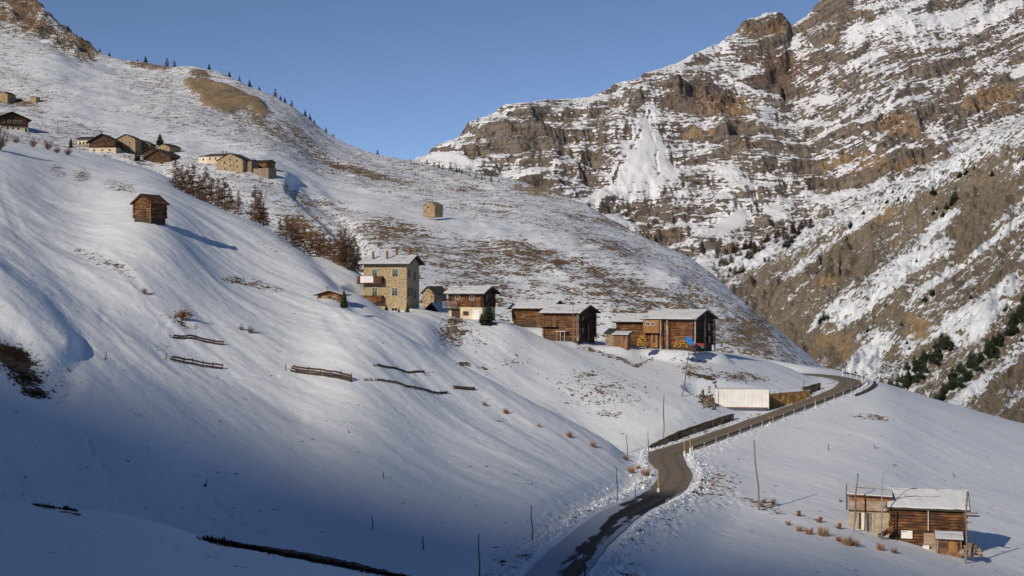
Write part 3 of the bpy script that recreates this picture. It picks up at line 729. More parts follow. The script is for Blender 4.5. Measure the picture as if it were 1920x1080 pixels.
# ------------------------------------------------------------------ materials for things
def wood(name, a, b, c=None, horiz=True, freq=7.0, rough=0.85, grey=0.0):
    t = NT(name)
    if horiz: v = t.pos(0.35, 0.35, freq, obj=True); v2 = t.pos(.5, .5, 1.6, obj=True)
    else: v = t.pos(freq, freq, 0.35, obj=True); v2 = t.pos(1.6, 1.6, .5, obj=True)
    n = t.noise(v, 1.0, 4, 0.65); n2 = t.noise(v2, 1.0, 3, 0.6)
    col = t.mix(t.ramp(n, .36, .64), a, b)
    if c: col = t.mix(t.ramp(n2, .45, .66), col, c)
    col = t.mix(t.ramp(n, .30, .40), t.mix(0.7, a, (0.01, 0.008, 0.006)), col)
    t.bump(n, 0.04, 0.8)
    return t.done(col, rough)
def plain(name, col, rough=0.7, var=0.15, scale=2.0, metal=0.0, bump=0.0):
    t = NT(name); n = t.noise(t.pos(scale, scale, scale, obj=True), 1, 4, 0.6)
    d = tuple(x*(1-var*1.6) for x in col); u = tuple(min(1, x*(1+var)) for x in col)
    if bump: t.bump(n, bump, 0.7)
    t.b.inputs['Metallic'].default_value = metal
    return t.done(t.mix(t.ramp(n, .3, .7), d, u), rough)
def masonry(name, mortar, s1, s2, scale=2.2, edge=0.06, sq=1.4):
    t = NT(name); v = t.pos(1, 1, sq, obj=True)
    e = t.voronoi(v, scale, 'DISTANCE_TO_EDGE'); c = t.voronoi(v, scale, 'F1', 'Color')
    sx = t.sep(c)[0]
    st = t.mix(sx, s1, s2); st = t.mix(t.ramp(t.sep(c)[1], .76, .84), st, tuple(x*.5 for x in s1))
    n = t.noise(t.pos(5, 5, 5, obj=True), 1, 3)
    col = t.mix(t.ramp(t.math('ADD', e, t.math('MULTIPLY', t.math('SUBTRACT', n, .5), .06)), edge*.6, edge*1.3), mortar, st)
    t.bump(t.ramp(e, 0, .12), 0.04, 0.8)
    return t.done(col, 0.9)
M = {}
M['log_dark'] = wood('dark_weathered_logs', (0.035,0.021,0.016), (0.11,0.055,0.030), (0.24,0.11,0.045))
M['log_black_or_shade'] = wood('dark_or_shaded_logs', (0.022,0.014,0.011), (0.07,0.038,0.024), (0.13,0.065,0.035))  # own dark timber in the hamlet; painted shade on log barn gables
M['log_brown'] = wood('brown_logs', (0.06,0.033,0.022), (0.18,0.09,0.045), (0.30,0.16,0.075))
M['log_red'] = wood('reddish_logs', (0.07,0.033,0.022), (0.19,0.085,0.045), (0.29,0.15,0.075))
M['log_orange'] = wood('orange_planks', (0.18,0.09,0.04), (0.38,0.20,0.085), (0.31,0.17,0.08), horiz=False)
M['plank_brown'] = wood('brown_upright_planks', (0.09,0.05,0.03), (0.24,0.13,0.07), (0.30,0.18,0.11), horiz=False)
M['plank_grey'] = wood('grey_upright_planks', (0.12,0.10,0.085), (0.34,0.30,0.26), (0.48,0.44,0.40), horiz=False, freq=4.0)
M['plank_pale'] = wood('pale_worn_boards', (0.22,0.17,0.13), (0.45,0.37,0.30), (0.30,0.16,0.10), freq=3.0)
M['beam'] = wood('dark_beams', (0.035,0.024,0.018), (0.10,0.065,0.045))
M['pole'] = wood('weathered_pole', (0.12,0.10,0.085), (0.27,0.235,0.20), horiz=False, freq=9)
M['pole_dark'] = plain('dark_stake', (0.05,0.045,0.045))
M['stone_tan'] = masonry('tan_rubble_masonry', (0.55,0.44,0.28), (0.38,0.28,0.17), (0.50,0.40,0.25), 4.2, 0.09)
M['stone_grey'] = masonry('grey_brown_masonry', (0.30,0.25,0.19), (0.20,0.16,0.12), (0.38,0.31,0.23), 2.6, 0.06)
M['stone_ochre'] = masonry('ochre_masonry', (0.42,0.34,0.22), (0.28,0.20,0.12), (0.48,0.37,0.22), 2.4, 0.06)
M['plaster'] = plain('cream_plaster', (0.62,0.54,0.40), 0.9, 0.12, 1.2)
M['plaster_white'] = plain('white_plaster', (0.72,0.66,0.54), 0.9, 0.10, 1.2)
M['concrete'] = plain('bare_concrete_block', (0.40,0.34,0.25), 0.9, 0.18, 1.5, bump=0.02)
M['retaining'] = plain('stained_retaining_wall', (0.24,0.17,0.11), 0.9, 0.5, 0.6, bump=0.05)
M['roof_dark'] = plain('dark_roofing', (0.06,0.05,0.045), 0.8)
M['glass'] = plain('window_glass', (0.03,0.035,0.04), 0.12, 0.1)
M['frame_pale'] = plain('pale_window_trim', (0.60,0.57,0.50))
M['frame_wood'] = plain('brown_window_trim', (0.18,0.08,0.04))
M['curtain'] = plain('green_white_curtain', (0.13,0.18,0.15), 0.9)
M['white'] = plain('white_paint', (0.73,0.73,0.72), 0.6, 0.07, 0.8)
M['steel'] = plain('galvanised_steel', (0.42,0.42,0.42), 0.45, 0.12, metal=0.5)
M['steel_dark'] = plain('dull_dark_steel', (0.10,0.10,0.105), 0.5, metal=0.3)
M['cloth'] = plain('white_bedding', (0.80,0.78,0.80), 0.9, 0.05)
M['blue'] = plain('blue_tarpaulin', (0.05,0.22,0.62), 0.45, 0.3, 2.5, bump=0.08)
M['firewood'] = wood('split_firewood', (0.28,0.14,0.035), (0.52,0.30,0.08), horiz=False, freq=5)
M['red'] = plain('faded_red_paint', (0.30,0.03,0.03), 0.6)
M['needle'] = plain('dark_needles', (0.030,0.042,0.024), 0.9, 0.4, 1.5)
M['needle2'] = plain('green_needles', (0.045,0.065,0.032), 0.9, 0.4, 1.5)
M['twig'] = plain('bare_larch_twigs', (0.38,0.23,0.15), 0.95, 0.3, 0.8)
M['twig_grey'] = plain('grey_bare_twigs', (0.30,0.22,0.17), 0.95, 0.3, 0.8)
M['bark'] = plain('dark_bark', (0.075,0.055,0.045), 0.95, 0.3, 3)
M['straw'] = plain('dry_straw_grass', (0.42,0.26,0.16), 0.95, 0.3, 3)
M['straw2'] = plain('dry_orange_grass', (0.36,0.19,0.11), 0.95, 0.3, 3)
M['yellow'] = plain('yellow_marker_paint', (0.60,0.42,0.08), 0.6)
M['snow'] = m_snow
t = NT('roof_snow'); t.bump(t.noise(t.pos(1.3,1.3,1.3,obj=True),1,4), 0.06, 0.6)
rs_ = t.ramp(t.noise(t.pos(.28,1.5,2.2,obj=True),1,5,.65,.4), .585, .64)
M['roofsnow'] = t.done(t.mix(rs_, t.mix(t.noise(t.pos(.6,.6,.6,obj=True),1,3), (0.56,0.60,0.66), (0.72,0.75,0.80)), (0.20,0.185,0.17)), 0.7)
# asphalt: bare and brown where it is open, streaked with trodden snow and ice towards the viewer
t = NT('road_asphalt')
al = t.attr('along'); ac = t.attr('across'); br = t.attr('broken')
base = t.mix(t.noise(t.pos(.9,.9,.9),1,5,.65), (0.155,0.13,0.10), (0.25,0.21,0.165))
wet = t.mix(t.noise(t.pos(.7,.7,.7),1,4,.6), (0.006,0.006,0.008), (0.022,0.021,0.023))
asp = t.mix(t.ramp(al, 100, 112), wet, base)
cb = t.n.new('ShaderNodeCombineXYZ'); t.l.new(t.math('MULTIPLY', al, 0.085), cb.inputs[0]); t.l.new(t.math('MULTIPLY', ac, 0.62), cb.inputs[1])
n = t.noise(cb.outputs[0], 1.0, 5, 0.62, 0.6)
snowf = t.ramp(t.math('ADD', br, t.math('MULTIPLY', t.math('SUBTRACT', n, .5), 2.6)), .42, .60)
trk = t.math('ABSOLUTE', t.math('SUBTRACT', t.math('ABSOLUTE', t.math('ADD', ac, .15)), 0.95))
asp = t.mix(t.math('MULTIPLY', t.ramp(trk, .45, .1), .38), asp, (0.085,0.07,0.055))
crack = t.ramp(t.noise(t.pos(.35,.35,.35),1,6,.75), .60, .68)
asp = t.mix(t.math('MULTIPLY', crack, .5), asp, (0.05,0.045,0.04))
t.bump(t.noise(t.pos(3,3,3),1,4), 0.03, 0.5)
M['road'] = t.done(t.mix(snowf, asp, (0.38,0.43,0.52)), 0.8)

def ground(px, py, dmin=60): return near.hit(px, py, dmin)
def land(px, py):
    a = near.hit(px, py, 60); ok = abs(540-F*a.z/a.y-py) < 3 and a.y < 640
    b = mid.hit(px, py) if px < 1750 else None
    if ok and (b is None or a.y <= b.y): return a
    return b if b is not None else a
def gz(x, y):
    if y < 650: 
        zn = near.height(x, y)
        px = 960+F*x/y
        if y > 300 and px < 1750: return max(zn, mid.height(x, y))
        return zn
    return mid.height(x, y)

# ------------------------------------------------------------------ road ribbon
vs_ = []; fs_ = []; al_ = []; ac_ = []; br_ = []
L = 0; NA = 13; prev = None
for i, p in enumerate(RD):
    a = RD[max(i-1, 0)]; b = RD[min(i+1, len(RD)-1)]
    dr = Vector((b.x-a.x, b.y-a.y, 0)).normalized(); nr = Vector((-dr.y, dr.x, 0))
    if prev is not None: L += (p-prev).length
    prev = p
    wob = 0.25*float(fbm(L/6.0, 3.1, 3, 61))
    widen = 1.9*math.exp(-((p.y-196)/8)**2)
    for k in range(NA):
        s = -1+2*k/(NA-1)
        hw = (HW+wob+(widen if s > 0 else 0.1*widen))
        q = p+nr*s*hw
        crown = 0.05*(1-s*s)
        vs_.append((q.x, q.y, p.z+crown-0.0)); al_.append(L); ac_.append(s*hw)
        far_ = max(0, min(1, (118-L)/50))
        edge = max(0, abs(s)-0.72)*2.2*(1 if L < 125 else 0.5)
        left = 0.85*max(0, min(1, (s-0.02)/0.35))*far_
        br_.append(-0.38+0.50*far_+edge*1.2+left*1.1+0.25*max(0, min(1, (90-L)/40)))
        if i and k: j = len(vs_)-1; fs_.append((j-1, j-1-NA, j-NA, j))
me = bpy.data.meshes.new('road'); me.from_pydata(vs_, [], fs_); me.update()
for nme, arr in (('along', al_), ('across', ac_), ('broken', br_)):
    at_ = me.attributes.new(nme, 'FLOAT', 'POINT'); at_.data.foreach_set('value', np.array(arr, np.float32))
for p in me.polygons: p.use_smooth = True
me.materials.append(M['road'])
ro = bpy.data.objects.new('road', me); COL.objects.link(ro); ro['kind'] = 'structure'

# ------------------------------------------------------------------ gabled building
def gable_prism(mb, x0, x1, y0, y1, zb, h, rise, axis='x', mi=0):
    if axis == 'x':
        ym = (y0+y1)/2
        v = [(x0,y0,zb),(x1,y0,zb),(x1,y1,zb),(x0,y1,zb),(x0,y0,h),(x1,y0,h),(x1,y1,h),(x0,y1,h),(x0,ym,h+rise),(x1,ym,h+rise)]
        f = [(3,2,1,0),(0,1,5,4),(2,3,7,6),(1,2,6,9,5),(3,0,4,8,7),(4,5,9,8),(6,7,8,9)]
    else:
        xm = (x0+x1)/2
        v = [(x0,y0,zb),(x1,y0,zb),(x1,y1,zb),(x0,y1,zb),(x0,y0,h),(x1,y0,h),(x1,y1,h),(x0,y1,h),(xm,y0,h+rise),(xm,y1,h+rise)]
        f = [(3,2,1,0),(0,1,5,8,4),(2,3,7,9,6),(1,2,6,5),(3,0,4,7),(4,8,9,7),(5,6,9,8)]
    return mb.add(v, f, mi)
def roof_slabs(x0, x1, y0, y1, h, rise, axis, ov, th, lift=0.0, inset=0.0, wob=0.0, nseg=1, only=None):
    """two thin slabs meeting at the ridge"""
    mb = MB(); ovx = ov-inset; rnd = random.Random(int(x1*100)+int(h*37))
    if axis == 'x': span = (y1-y0)/2; a0, a1 = x0-ovx, x1+ovx; mid_ = (y0+y1)/2
    else: span = (x1-x0)/2; a0, a1 = y0-ovx, y1+ovx; mid_ = (x0+x1)/2
    sl = rise/span
    for sgn in (-1, 1):
        if only is not None and sgn != only: continue
        nn = max(nseg, 1)
        e = []; 
        for i in range(nn+1):
            a = a0+(a1-a0)*i/nn
            o_ = span+ov-inset*0.6 - (abs(rnd.gauss(0, wob)) if wob else 0)
            e.append((a, o_))
        top = []; bot = []
        rows = 4 if wob else 1
        vs = []; 
        for (a, o_) in e:
            for r_ in range(rows+1):
                u = o_*r_/rows; zt = h+rise-u*sl+lift
                thk = th*(1+(rnd.uniform(-.25, .25) if wob else 0))
                if wob and r_ == rows: thk *= 0.75
                vs.append((a, u, zt, thk))
        R1 = rows+1
        pts = []
        for (a, u, zt, thk) in vs:
            q = mid_+sgn*u
            pts.append(((a, q, zt+thk) if axis == 'x' else (q, a, zt+thk)))
        nb = len(pts)
        for (a, u, zt, thk) in vs:
            q = mid_+sgn*u
            pts.append(((a, q, zt) if axis == 'x' else (q, a, zt)))
        f = []
        for i in range(nn):
            for r_ in range(rows):
                A_ = i*R1+r_; f.append((A_, A_+R1, A_+R1+1, A_+1)); f.append((nb+A_, nb+A_+1, nb+A_+R1+1, nb+A_+R1))
            A_ = i*R1+rows; f.append((A_, A_+R1, nb+A_+R1, nb+A_))
            A_ = i*R1; f.append((A_, nb+A_, nb+A_+R1, A_+R1))
        for i in (0, nn):
            for r_ in range(rows):
                A_ = i*R1+r_; f.append((A_, A_+1, nb+A_+1, nb+A_))
        mb.add(pts, f)
    return mb
def logs_wall(mb, p0, p1, z0, z1, r=0.15, ext=0.3, rnd=random):
    d = (p1-p0).normalized(); n = int((z1-z0)/(2*r)); r = (z1-z0)/(2*n)
    for i in range(n):
        zc = z0+r+i*2*r
        e0 = ext*rnd.uniform(.6, 1.1); e1 = ext*rnd.uniform(.6, 1.1)
        a = p0-d*e0; b = p1+d*e1
        mb.tube([(a.x, a.y, zc), (b.x, b.y, zc+rnd.uniform(-.01, .01))], [r*rnd.uniform(.93, 1.03), r*rnd.uniform(.9, 1.03)], 8)
def window(root, x, zc, w, h, y=0.0, frame='frame_pale', glass='glass', side=None, W=0, cross=True, name='window'):
    """side None: on the front (y=0 plane facing -y). side 'R': on the right wall (x=W/2)."""
    def T(u, v0, v1, z0, z1, uu): pass
    f = MB(); g = MB(); b = 0.09
    def bx(mb, u0, u1, o0, o1, z0, z1):
        if side == 'R': mb.box(W/2+o0, W/2+o1, u0, u1, z0, z1)
        else: mb.box(u0, u1, y-o1, y-o0, z0, z1)
    bx(f, x-w/2-b, x-w/2, -0.02, .07, zc-h/2-b, zc+h/2+b); bx(f, x+w/2, x+w/2+b, -0.02, .07, zc-h/2-b, zc+h/2+b)
    bx(f, x-w/2, x+w/2, -0.02, .07, zc+h/2, zc+h/2+b); bx(f, x-w/2, x+w/2, -0.02, .10, zc-h/2-b, zc-h/2)
    if cross: bx(f, x-.03, x+.03, 0.022, .045, zc-h/2, zc+h/2)
    bx(g, x-w/2, x+w/2, 0.003, .02, zc-h/2, zc+h/2)
    fo = f.build(name, M[frame], root); g.build('pane', M[glass], fo)
    return fo
def balcony(root, x0, x1, zf, depth=1.1, hgt=0.95, y=0.0, mat='log_red', solid=True):
    b = MB(); b.box(x0, x1, y-depth, y-.003, zf-.14, zf)
    bo = b.build('balcony', M[mat], root)
    r_ = MB()
    if solid:
        for sx in (x0, x1-.06): r_.box(sx, sx+.06, y-depth+.063, y-.003, zf+.003, zf+hgt)
        r_.box(x0, x1, y-depth, y-depth+.06, zf+.003, zf+hgt)
    else:
        n = max(3, int((x1-x0)/.22))
        for i in range(n+1):
            xx = x0+(x1-x0-.07)*i/n; r_.box(xx, xx+.07, y-depth, y-depth+.05, zf+.003, zf+hgt-.083)
        r_.box(x0, x1, y-depth-.01, y-depth+.06, zf+hgt-.08, zf+hgt)
        for sx in (x0, x1-.06): r_.box(sx, sx+.06, y-depth+.063, y-.003, zf+hgt-.08, zf+hgt)
    r_.build('railing', M[mat], bo)
    return bo
def house(name, label, cat, loc, yaw, W, D_, h, rise, axis, wall, ov=0.6, snow=True, below=3.0, roofm='roof_dark', th=0.16, logs=False, snowth=0.16, base=None, base_h=0, group=None, gable_shade=None, wob=0.06):
    root = empty(name, loc, math.radians(yaw), label, cat, group)
    x0, x1, y0, y1 = -W/2, W/2, 0, D_
    if logs:
        rnd = random.Random(hash(name) % 1000 if False else int(W*31+D_*17))
        core = MB(); gable_prism(core, x0+.08, x1-.08, .08, y1-.08, -below, h, rise*(1-0.16/max(D_, 1)), axis)
        core.build('inner_wall', M['beam'], root)
        lw = MB(); zb = base_h; gw = MB() if gable_shade else lw
        logs_wall(lw, Vector((x0, .1, 0)), Vector((x1, .1, 0)), zb, h, .15, .3, rnd)
        logs_wall(lw, Vector((x0, y1-.1, 0)), Vector((x1, y1-.1, 0)), zb, h, .15, .3, rnd)
        logs_wall(lw, Vector((x0+.1, 0, 0)), Vector((x0+.1, y1, 0)), zb, h, .15, .3, rnd)
        logs_wall(gw, Vector((x1-.1, 0, 0)), Vector((x1-.1, y1, 0)), zb, h, .15, .3, rnd)  # right side gets darker logs, its shade put into the colour
        n = int(rise/.3)
        for i in range(n):
            q = (i+.5)/n; zc = h+rise*q
            if axis == 'x':
                hw = D_/2*(1-q); ym = D_/2
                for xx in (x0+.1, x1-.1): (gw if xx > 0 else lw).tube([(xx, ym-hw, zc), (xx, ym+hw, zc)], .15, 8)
            else:
                hw = W/2*(1-q)
                for yy in (.1, y1-.1): lw.tube([(-hw, yy, zc), (hw, yy, zc)], .15, 8)
        lw.build('wall', M[wall], root)
        if gable_shade: gw.build('gable_wall', M[gable_shade], root, label='gable wall of logs with shade put into their colour')
    else:
        w_ = MB(); gable_prism(w_, x0, x1, y0, y1, (base_h if base else -below), h, rise, axis); w_.build('wall', M[wall], root)
    if base:
        b_ = MB(); b_.box(x0-.06, x1+.06, -.06, y1+.06, -below, base_h-.003); b_.build('foundation', M[base], root)
    rf = roof_slabs(x0, x1, y0, y1, h, rise, axis, ov, th, lift=0.02).build('roof', M[roofm], root)
    if snow:
        roof_slabs(x0, x1, y0, y1, h, rise, axis, ov, snowth, lift=0.024+th, inset=0.10, wob=wob, nseg=14).build('snow', M['roofsnow'], rf, smooth=False)
    # purlin ends
    class PE:
        def box(self, *b): MB().box(*b).build('purlin', M['beam'], rf); return self
    pe = PE()
    if axis == 'x':
        for yy, zz_ in ((0.06, h-.05), (D_/2-.09, h+rise-.22), (D_-.24, h-.05)): pe.box(x0-ov*.8, x0-.003, yy, yy+.18, zz_-.17, zz_); pe.box(x1+.003, x1+ov*.8, yy, yy+.18, zz_-.17, zz_)
    else:
        for xx, zz_ in ((x0+.06, h-.05), (-.09, h+rise-.22), (x1-.24, h-.05)): pe.box(xx, xx+.18, -ov*.8, -.003, zz_-.17, zz_)
    return root
def chimney(root, x, y, z0, z1, s=.45, mat='stone_grey'):
    rf = [c for c in kids(root) if c.name.startswith('roof')][0]
    c = MB(); c.box(x-s/2, x+s/2, y-s/2, y+s/2, z0, z1).box(x-s/2-.1, x+s/2+.1, y-s/2-.1, y+s/2+.1, z1+.18, z1+.26)
    for dx in (-1, 1):
        for dy in (-1, 1): c.box(x+dx*(s/2-.05)-.04, x+dx*(s/2-.05)+.04, y+dy*(s/2-.05)-.04, y+dy*(s/2-.05)+.04, z1+.003, z1+.177)
    return c.build('chimney', M[mat], rf)
def part(root, name, mat, *boxes, label=None):
    mb = MB()
    for b in boxes: mb.box(*b)
    return mb.build(name, M[mat], root, label=label)

# ================================================================== 1 the three-storey stone house
H = ground(724, 584)
loc = wpt(722, 584, 268)
r = house('stone_house', 'tall three-storey house of tan rubble stone with two brown balconies', 'house', loc, -13, 8.6, 8.2, 9.2, 1.35, 'x', 'stone_tan', ov=0.95, snowth=.14, wob=.03, below=4)
for (wx, wz, ww, wh, gl) in ((-2.05, 7.35, 1.05, 1.45, 'glass'), (2.0, 7.35, 1.15, 1.45, 'glass'), (-2.05, 3.75, 1.05, 1.6, 'glass'), (1.9, 3.75, 1.2, 1.45, 'glass'), (1.9, 0.35, 1.15, .7, 'glass')):
    wo = window(r, wx, wz, ww, wh, frame='frame_pale', glass=gl)
    if wh > 1:
        b = MB()
        for sg in (-1, 1): b.add([(wx, -.026, wz+wh/2), (wx+sg*ww/2, -.026, wz+wh/2), (wx+sg*ww/2, -.026, wz-wh/2), (wx+sg*ww*.42, -.026, wz-wh/2), (wx+sg*ww*.12, -.026, wz+wh*.1)], [(0, 1, 2, 3, 4)])
        b.build('curtain', M['curtain'], wo)
for (wy, wz, ww, wh) in ((1.5, 7.2, .7, 1.5), (5.2, 6.7, .7, 1.5), (1.3, 3.7, .7, 1.5), (3.4, 3.7, .7, 1.3), (5.2, 3.2, .7, 1.5)):
    window(r, wy, wz, ww, wh, side='R', W=8.6, frame='steel_dark', cross=False)
balcony(r, -5.2, -.35, 5.35, 1.15, 1.35, mat='log_dark')
balcony(r, -5.2, -.35, 1.75, 1.15, 1.3, mat='log_dark')
part(r, 'stair_railing', 'plank_brown', *[(-5.0+i*.42, -4.92+i*.42, -2.3, -2.22, .9-i*.22, 2.2-i*.22) for i in range(12)])
for cx, cy_, z1 in ((-2.9, 1.6, 11.2), (-.1, 1.6, 11.3), (3.6, 4.1, 12.1), (.9, 4.5, 12.0)): chimney(r, cx, cy_, 9.2, z1, .34, 'frame_wood')
sd_ = MB(); sd_.tube([(-2.4, 4.2, 11), (-2.4, 4.2, 12.2)], .05); rf_ = [c for c in kids(r) if c.name.startswith('roof')][0]
pts = [(-2.4, 4.1, 12.75)]+[(-2.4+.55*math.cos(a*math.pi/6), 3.95, 12.75+.55*math.sin(a*math.pi/6)) for a in range(12)]
sd_.add(pts, [(0, 1+i, 1+(i+1) % 12) for i in range(12)]); sd_.build('satellite_dish', M['steel_dark'], rf_)
# bedding airing on the upper balcony rail
bd = MB(); Mx = Matrix.Translation(loc) @ Matrix.Rotation(math.radians(-13), 4, 'Z')
for x0, x1, dz_ in ((-4.55, -3.62, 0.0), (-3.58, -1.95, .05)):
    bd.box(x0, x1, -1.215, -1.153, 5.45+dz_, 6.78, Mx).box(x0, x1, -1.215, -1.05, 6.703, 6.78, Mx)
tag(bd.build('bedding', M['cloth']), 'white bedding hung over the upper balcony rail of the stone house', 'bedding')

# ================================================================== 2 chalets and barns beside it
loc = ground(617, 561); loc.z -= .5; loc.y += .5; print('cabin', loc)
r = house('wooden_cabin', 'small red wooden cabin half hidden by the snow ridge, just left of the stone house', 'cabin', loc, -8, 4.6, 4.5, 1.5, .7, 'y', 'log_red', ov=.8, below=2.0, snowth=.1); r.scale = (.85,)*3
window(r, -.9, .7, .7, .6); window(r, 1.0, .7, .7, .6); chimney(r, -1.0, 2, 1.8, 2.9, .3)
loc = wpt(803, 566, 292)
r = house('stone_shed', 'little ochre stone shed peeking out right behind the stone house', 'shed', loc, -38, 3.2, 4, 1.9, 1.2, 'y', 'stone_ochre', ov=.35, snow=False, below=3)
loc = wpt(811, 587, 278)
r = house('snowed_shed', 'low shed under a snow covered roof right of the stone house', 'shed', loc, -50, 5.0, 4.0, .15, 1.6, 'y', 'beam', ov=.5, snowth=.18, below=2)

loc = wpt(873, 595, 264)
r = house('log_chalet', 'red-brown log chalet on a cream ground floor with a small front balcony', 'chalet', loc, -24, 6.9, 5.6, 4.6, 1.0, 'x', 'log_red', ov=.9, gable_shade='log_black_or_shade', logs=True, base='plaster', base_h=1.9, below=3)
window(r, -1.7, 3.75, .75, .8, y=-.05); window(r, 1.35, 3.7, .75, .8, y=-.05); window(r, .1, .75, 1.0, .6, y=-.06, frame='frame_wood'); 
part(r, 'door', 'white', (1.5, 2.9, -.12, -.063, -.4, 1.5))
balcony(r, -4.2, -1.35, 1.95, 1.2, 1.0, mat='plank_grey', solid=False)
part(r, 'cellar_opening', 'beam', (-2.9, -1.1, -.1, -.063, -.2, 1.5))
window(r, 2.0, 3.6, .5, 1.0, side='R', W=6.9, frame='steel_dark', cross=False)
chimney(r, -2.2, 2.2, 5.2, 6.6, .4, 'stone_grey')

loc = wpt(996, 603, 268)
r = house('log_barn', 'long brown log barn between the log chalet and the balconied barn', 'barn', loc, -24, 7.6, 7.0, 2.6, 1.15, 'x', 'log_brown', ov=.8, gable_shade='log_black_or_shade', logs=True, below=2, snowth=.14)
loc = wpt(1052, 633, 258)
r = house('log_barn', 'dark log barn with slatted front balcony and pale utility pole before it', 'barn', loc, -29, 7.2, 7.0, 4.6, 1.15, 'x', 'log_brown', ov=.8, gable_shade='log_black_or_shade', logs=True, below=2, snowth=.14)
balcony(r, -4.6, -.6, 2.15, 1.0, 1.5, mat='plank_brown', solid=False)
part(r, 'shed_roof', 'roofsnow', (-.3, 1.6, -1.6, -.15, 1.15, 1.25)); part(r, 'workbench', 'plank_grey', (-.2, -.1, -1.5, -1.4, -1, 1.147), (1.4, 1.5, -1.5, -1.4, -1, 1.147), (.6, .7, -1.5, -1.4, -1, 1.147))
part(r, 'corner_post', 'plank_grey', (3.35, 3.75, -.42, -.32, -.5, 4.8)); part(r, 'gable_post', 'plank_grey', (3.92, 4.02, 3.2, 3.4, -.5, 2.4)); part(r, 'gable_post', 'plank_grey', (3.92, 4.02, 6.5, 6.7, -.5, 4.5))
window(r, 1.2, 3.6, .45, .5, side='R', W=7.7, frame='plank_grey'); window(r, 1.2, 1.4, .45, .6, side='R', W=7.7, frame='plank_grey')

loc = wpt(1195, 643, 266)
r = house('log_barn', 'brown log barn with an overhanging snow roof, left half of the right-hand pair', 'barn', loc, -20, 7.8, 7.0, 4.1, 1.1, 'x', 'log_brown', ov=.8, gable_shade='log_black_or_shade', logs=True, below=2.5, snowth=.18)
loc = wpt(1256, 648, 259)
r = house('log_barn', 'big orange-brown log barn with enclosed balcony and a blue tarpaulin against it', 'barn', loc, -31, 9.6, 8.6, 5.0, 1.3, 'x', 'log_red', ov=.9, gable_shade='log_black_or_shade', logs=True, below=3, snowth=.18)
b = MB(); b.box(-4.9, -1.6, -1.2, -.2, 2.3, 4.7); b.build('gallery', M['log_orange'], r)
window(r, -3.9, 4.0, .6, .6, y=-1.2); window(r, -2.9, 4.0, .6, .6, y=-1.2)
part(r, 'door', 'log_orange', (-3.7, -2.3, -.34, -.26, -.4, 2.0)); part(r, 'doorway', 'beam', (-3.2, -2.8, -.39, -.343, .5, 1.9))
for xx in (-1.5, -.2): part(r, 'post', 'plank_grey', (xx, xx+.25, -1.1, -.9, -1, 4.7))
for yy in (-.45, 3.9, 8.6): part(r, 'gable_post', 'plank_grey', (5.12, 5.3, yy, yy+.28, -2, 4.7 if yy != 3.9 else 6.1))
window(r, 6.2, 3.3, .5, 1.1, side='R', W=10.2, frame='plank_grey', cross=False); window(r, 6.4, 1.0, .5, 1.1, side='R', W=10.2, frame='plank_grey', cross=False)
def shed_mono(name, label, cat, loc, yaw, W, D_, h0, h1, wall, roofm='roof_dark', below=2, snow=False, door=None, ov=.3):
    rt = empty(name, loc, math.radians(yaw), label, cat)
    w_ = MB(); w_.add([(-W/2,0,-below),(W/2,0,-below),(W/2,D_,-below),(-W/2,D_,-below),(-W/2,0,h0),(W/2,0,h0),(W/2,D_,h1),(-W/2,D_,h1)], [(3,2,1,0),(4,5,6,7),(0,1,5,4),(1,2,6,5),(2,3,7,6),(3,0,4,7)])
    w_.build('wall', M[wall], rt)
    s = (h1-h0)/D_
    def slab(o, z0, th): 
        return MB().add([(-W/2-o,-o,h0-o*s+z0),(W/2+o,-o,h0-o*s+z0),(W/2+o,D_+o,h1+o*s+z0),(-W/2-o,D_+o,h1+o*s+z0),(-W/2-o,-o,h0-o*s+z0+th),(W/2+o,-o,h0-o*s+z0+th),(W/2+o,D_+o,h1+o*s+z0+th),(-W/2-o,D_+o,h1+o*s+z0+th)], [(3,2,1,0),(4,5,6,7),(0,1,5,4),(1,2,6,5),(2,3,7,6),(3,0,4,7)])
    rf = slab(ov, .02, .12).build('roof', M[roofm], rt)
    if snow: slab(ov-.06, .144, .12).build('snow', M['roofsnow'], rf)
    if door: part(rt, 'door', door[4], (door[0], door[1], -.08, -.003, door[2], door[3]))
    return rt
loc = wpt(1163, 648, 256)
shed_mono('plank_shed', 'low shed of reddish upright planks in front of the paired barns', 'shed', loc, -22, 2.7, 2.2, 1.9, 2.3, 'plank_brown', snow=True, below=1, door=(-.9, .9, 0, 1.7, 'plank_brown'))
loc = wpt(1144, 645, 258)
shed_mono('stone_lean_to', 'grey stone lean-to with a sloping board roof left of the plank shed', 'shed', loc, -22, 1.8, 2.6, 1.9, 2.6, 'stone_grey', below=1)
def heap(name, label, cat, loc, W, H_, D_, mat, n=70, r_=.11, ln=.5, core=None):
    mb = MB(); rnd = random.Random(int(W*77+loc.x))
    for i in range(n):
        u = rnd.uniform(-1, 1); q = rnd.uniform(0, 1)*math.sqrt(max(0, 1-u*u)); x = loc.x+u*W/2; zc = loc.z+q*H_+.05; y = loc.y+rnd.uniform(-.5, .5)*D_*(1-q*.6)
        a = rnd.uniform(-.5, .5); e = rnd.uniform(-.25, .25)
        mb.tube([(x-math.sin(a)*ln/2, y-ln/2, zc-e*ln/2), (x+math.sin(a)*ln/2, y+ln/2, zc+e*ln/2)], r_*rnd.uniform(.7, 1.3), 5)
    return tag(mb.build(name, M[mat]), label, cat, kind=None)
g = wpt(1204, 649, 253); heap('firewood_pile', 'bright yellow split firewood stacked left of the orange barn door', 'firewood', g, 1.7, 1.9, .8, 'firewood', 110, .13)
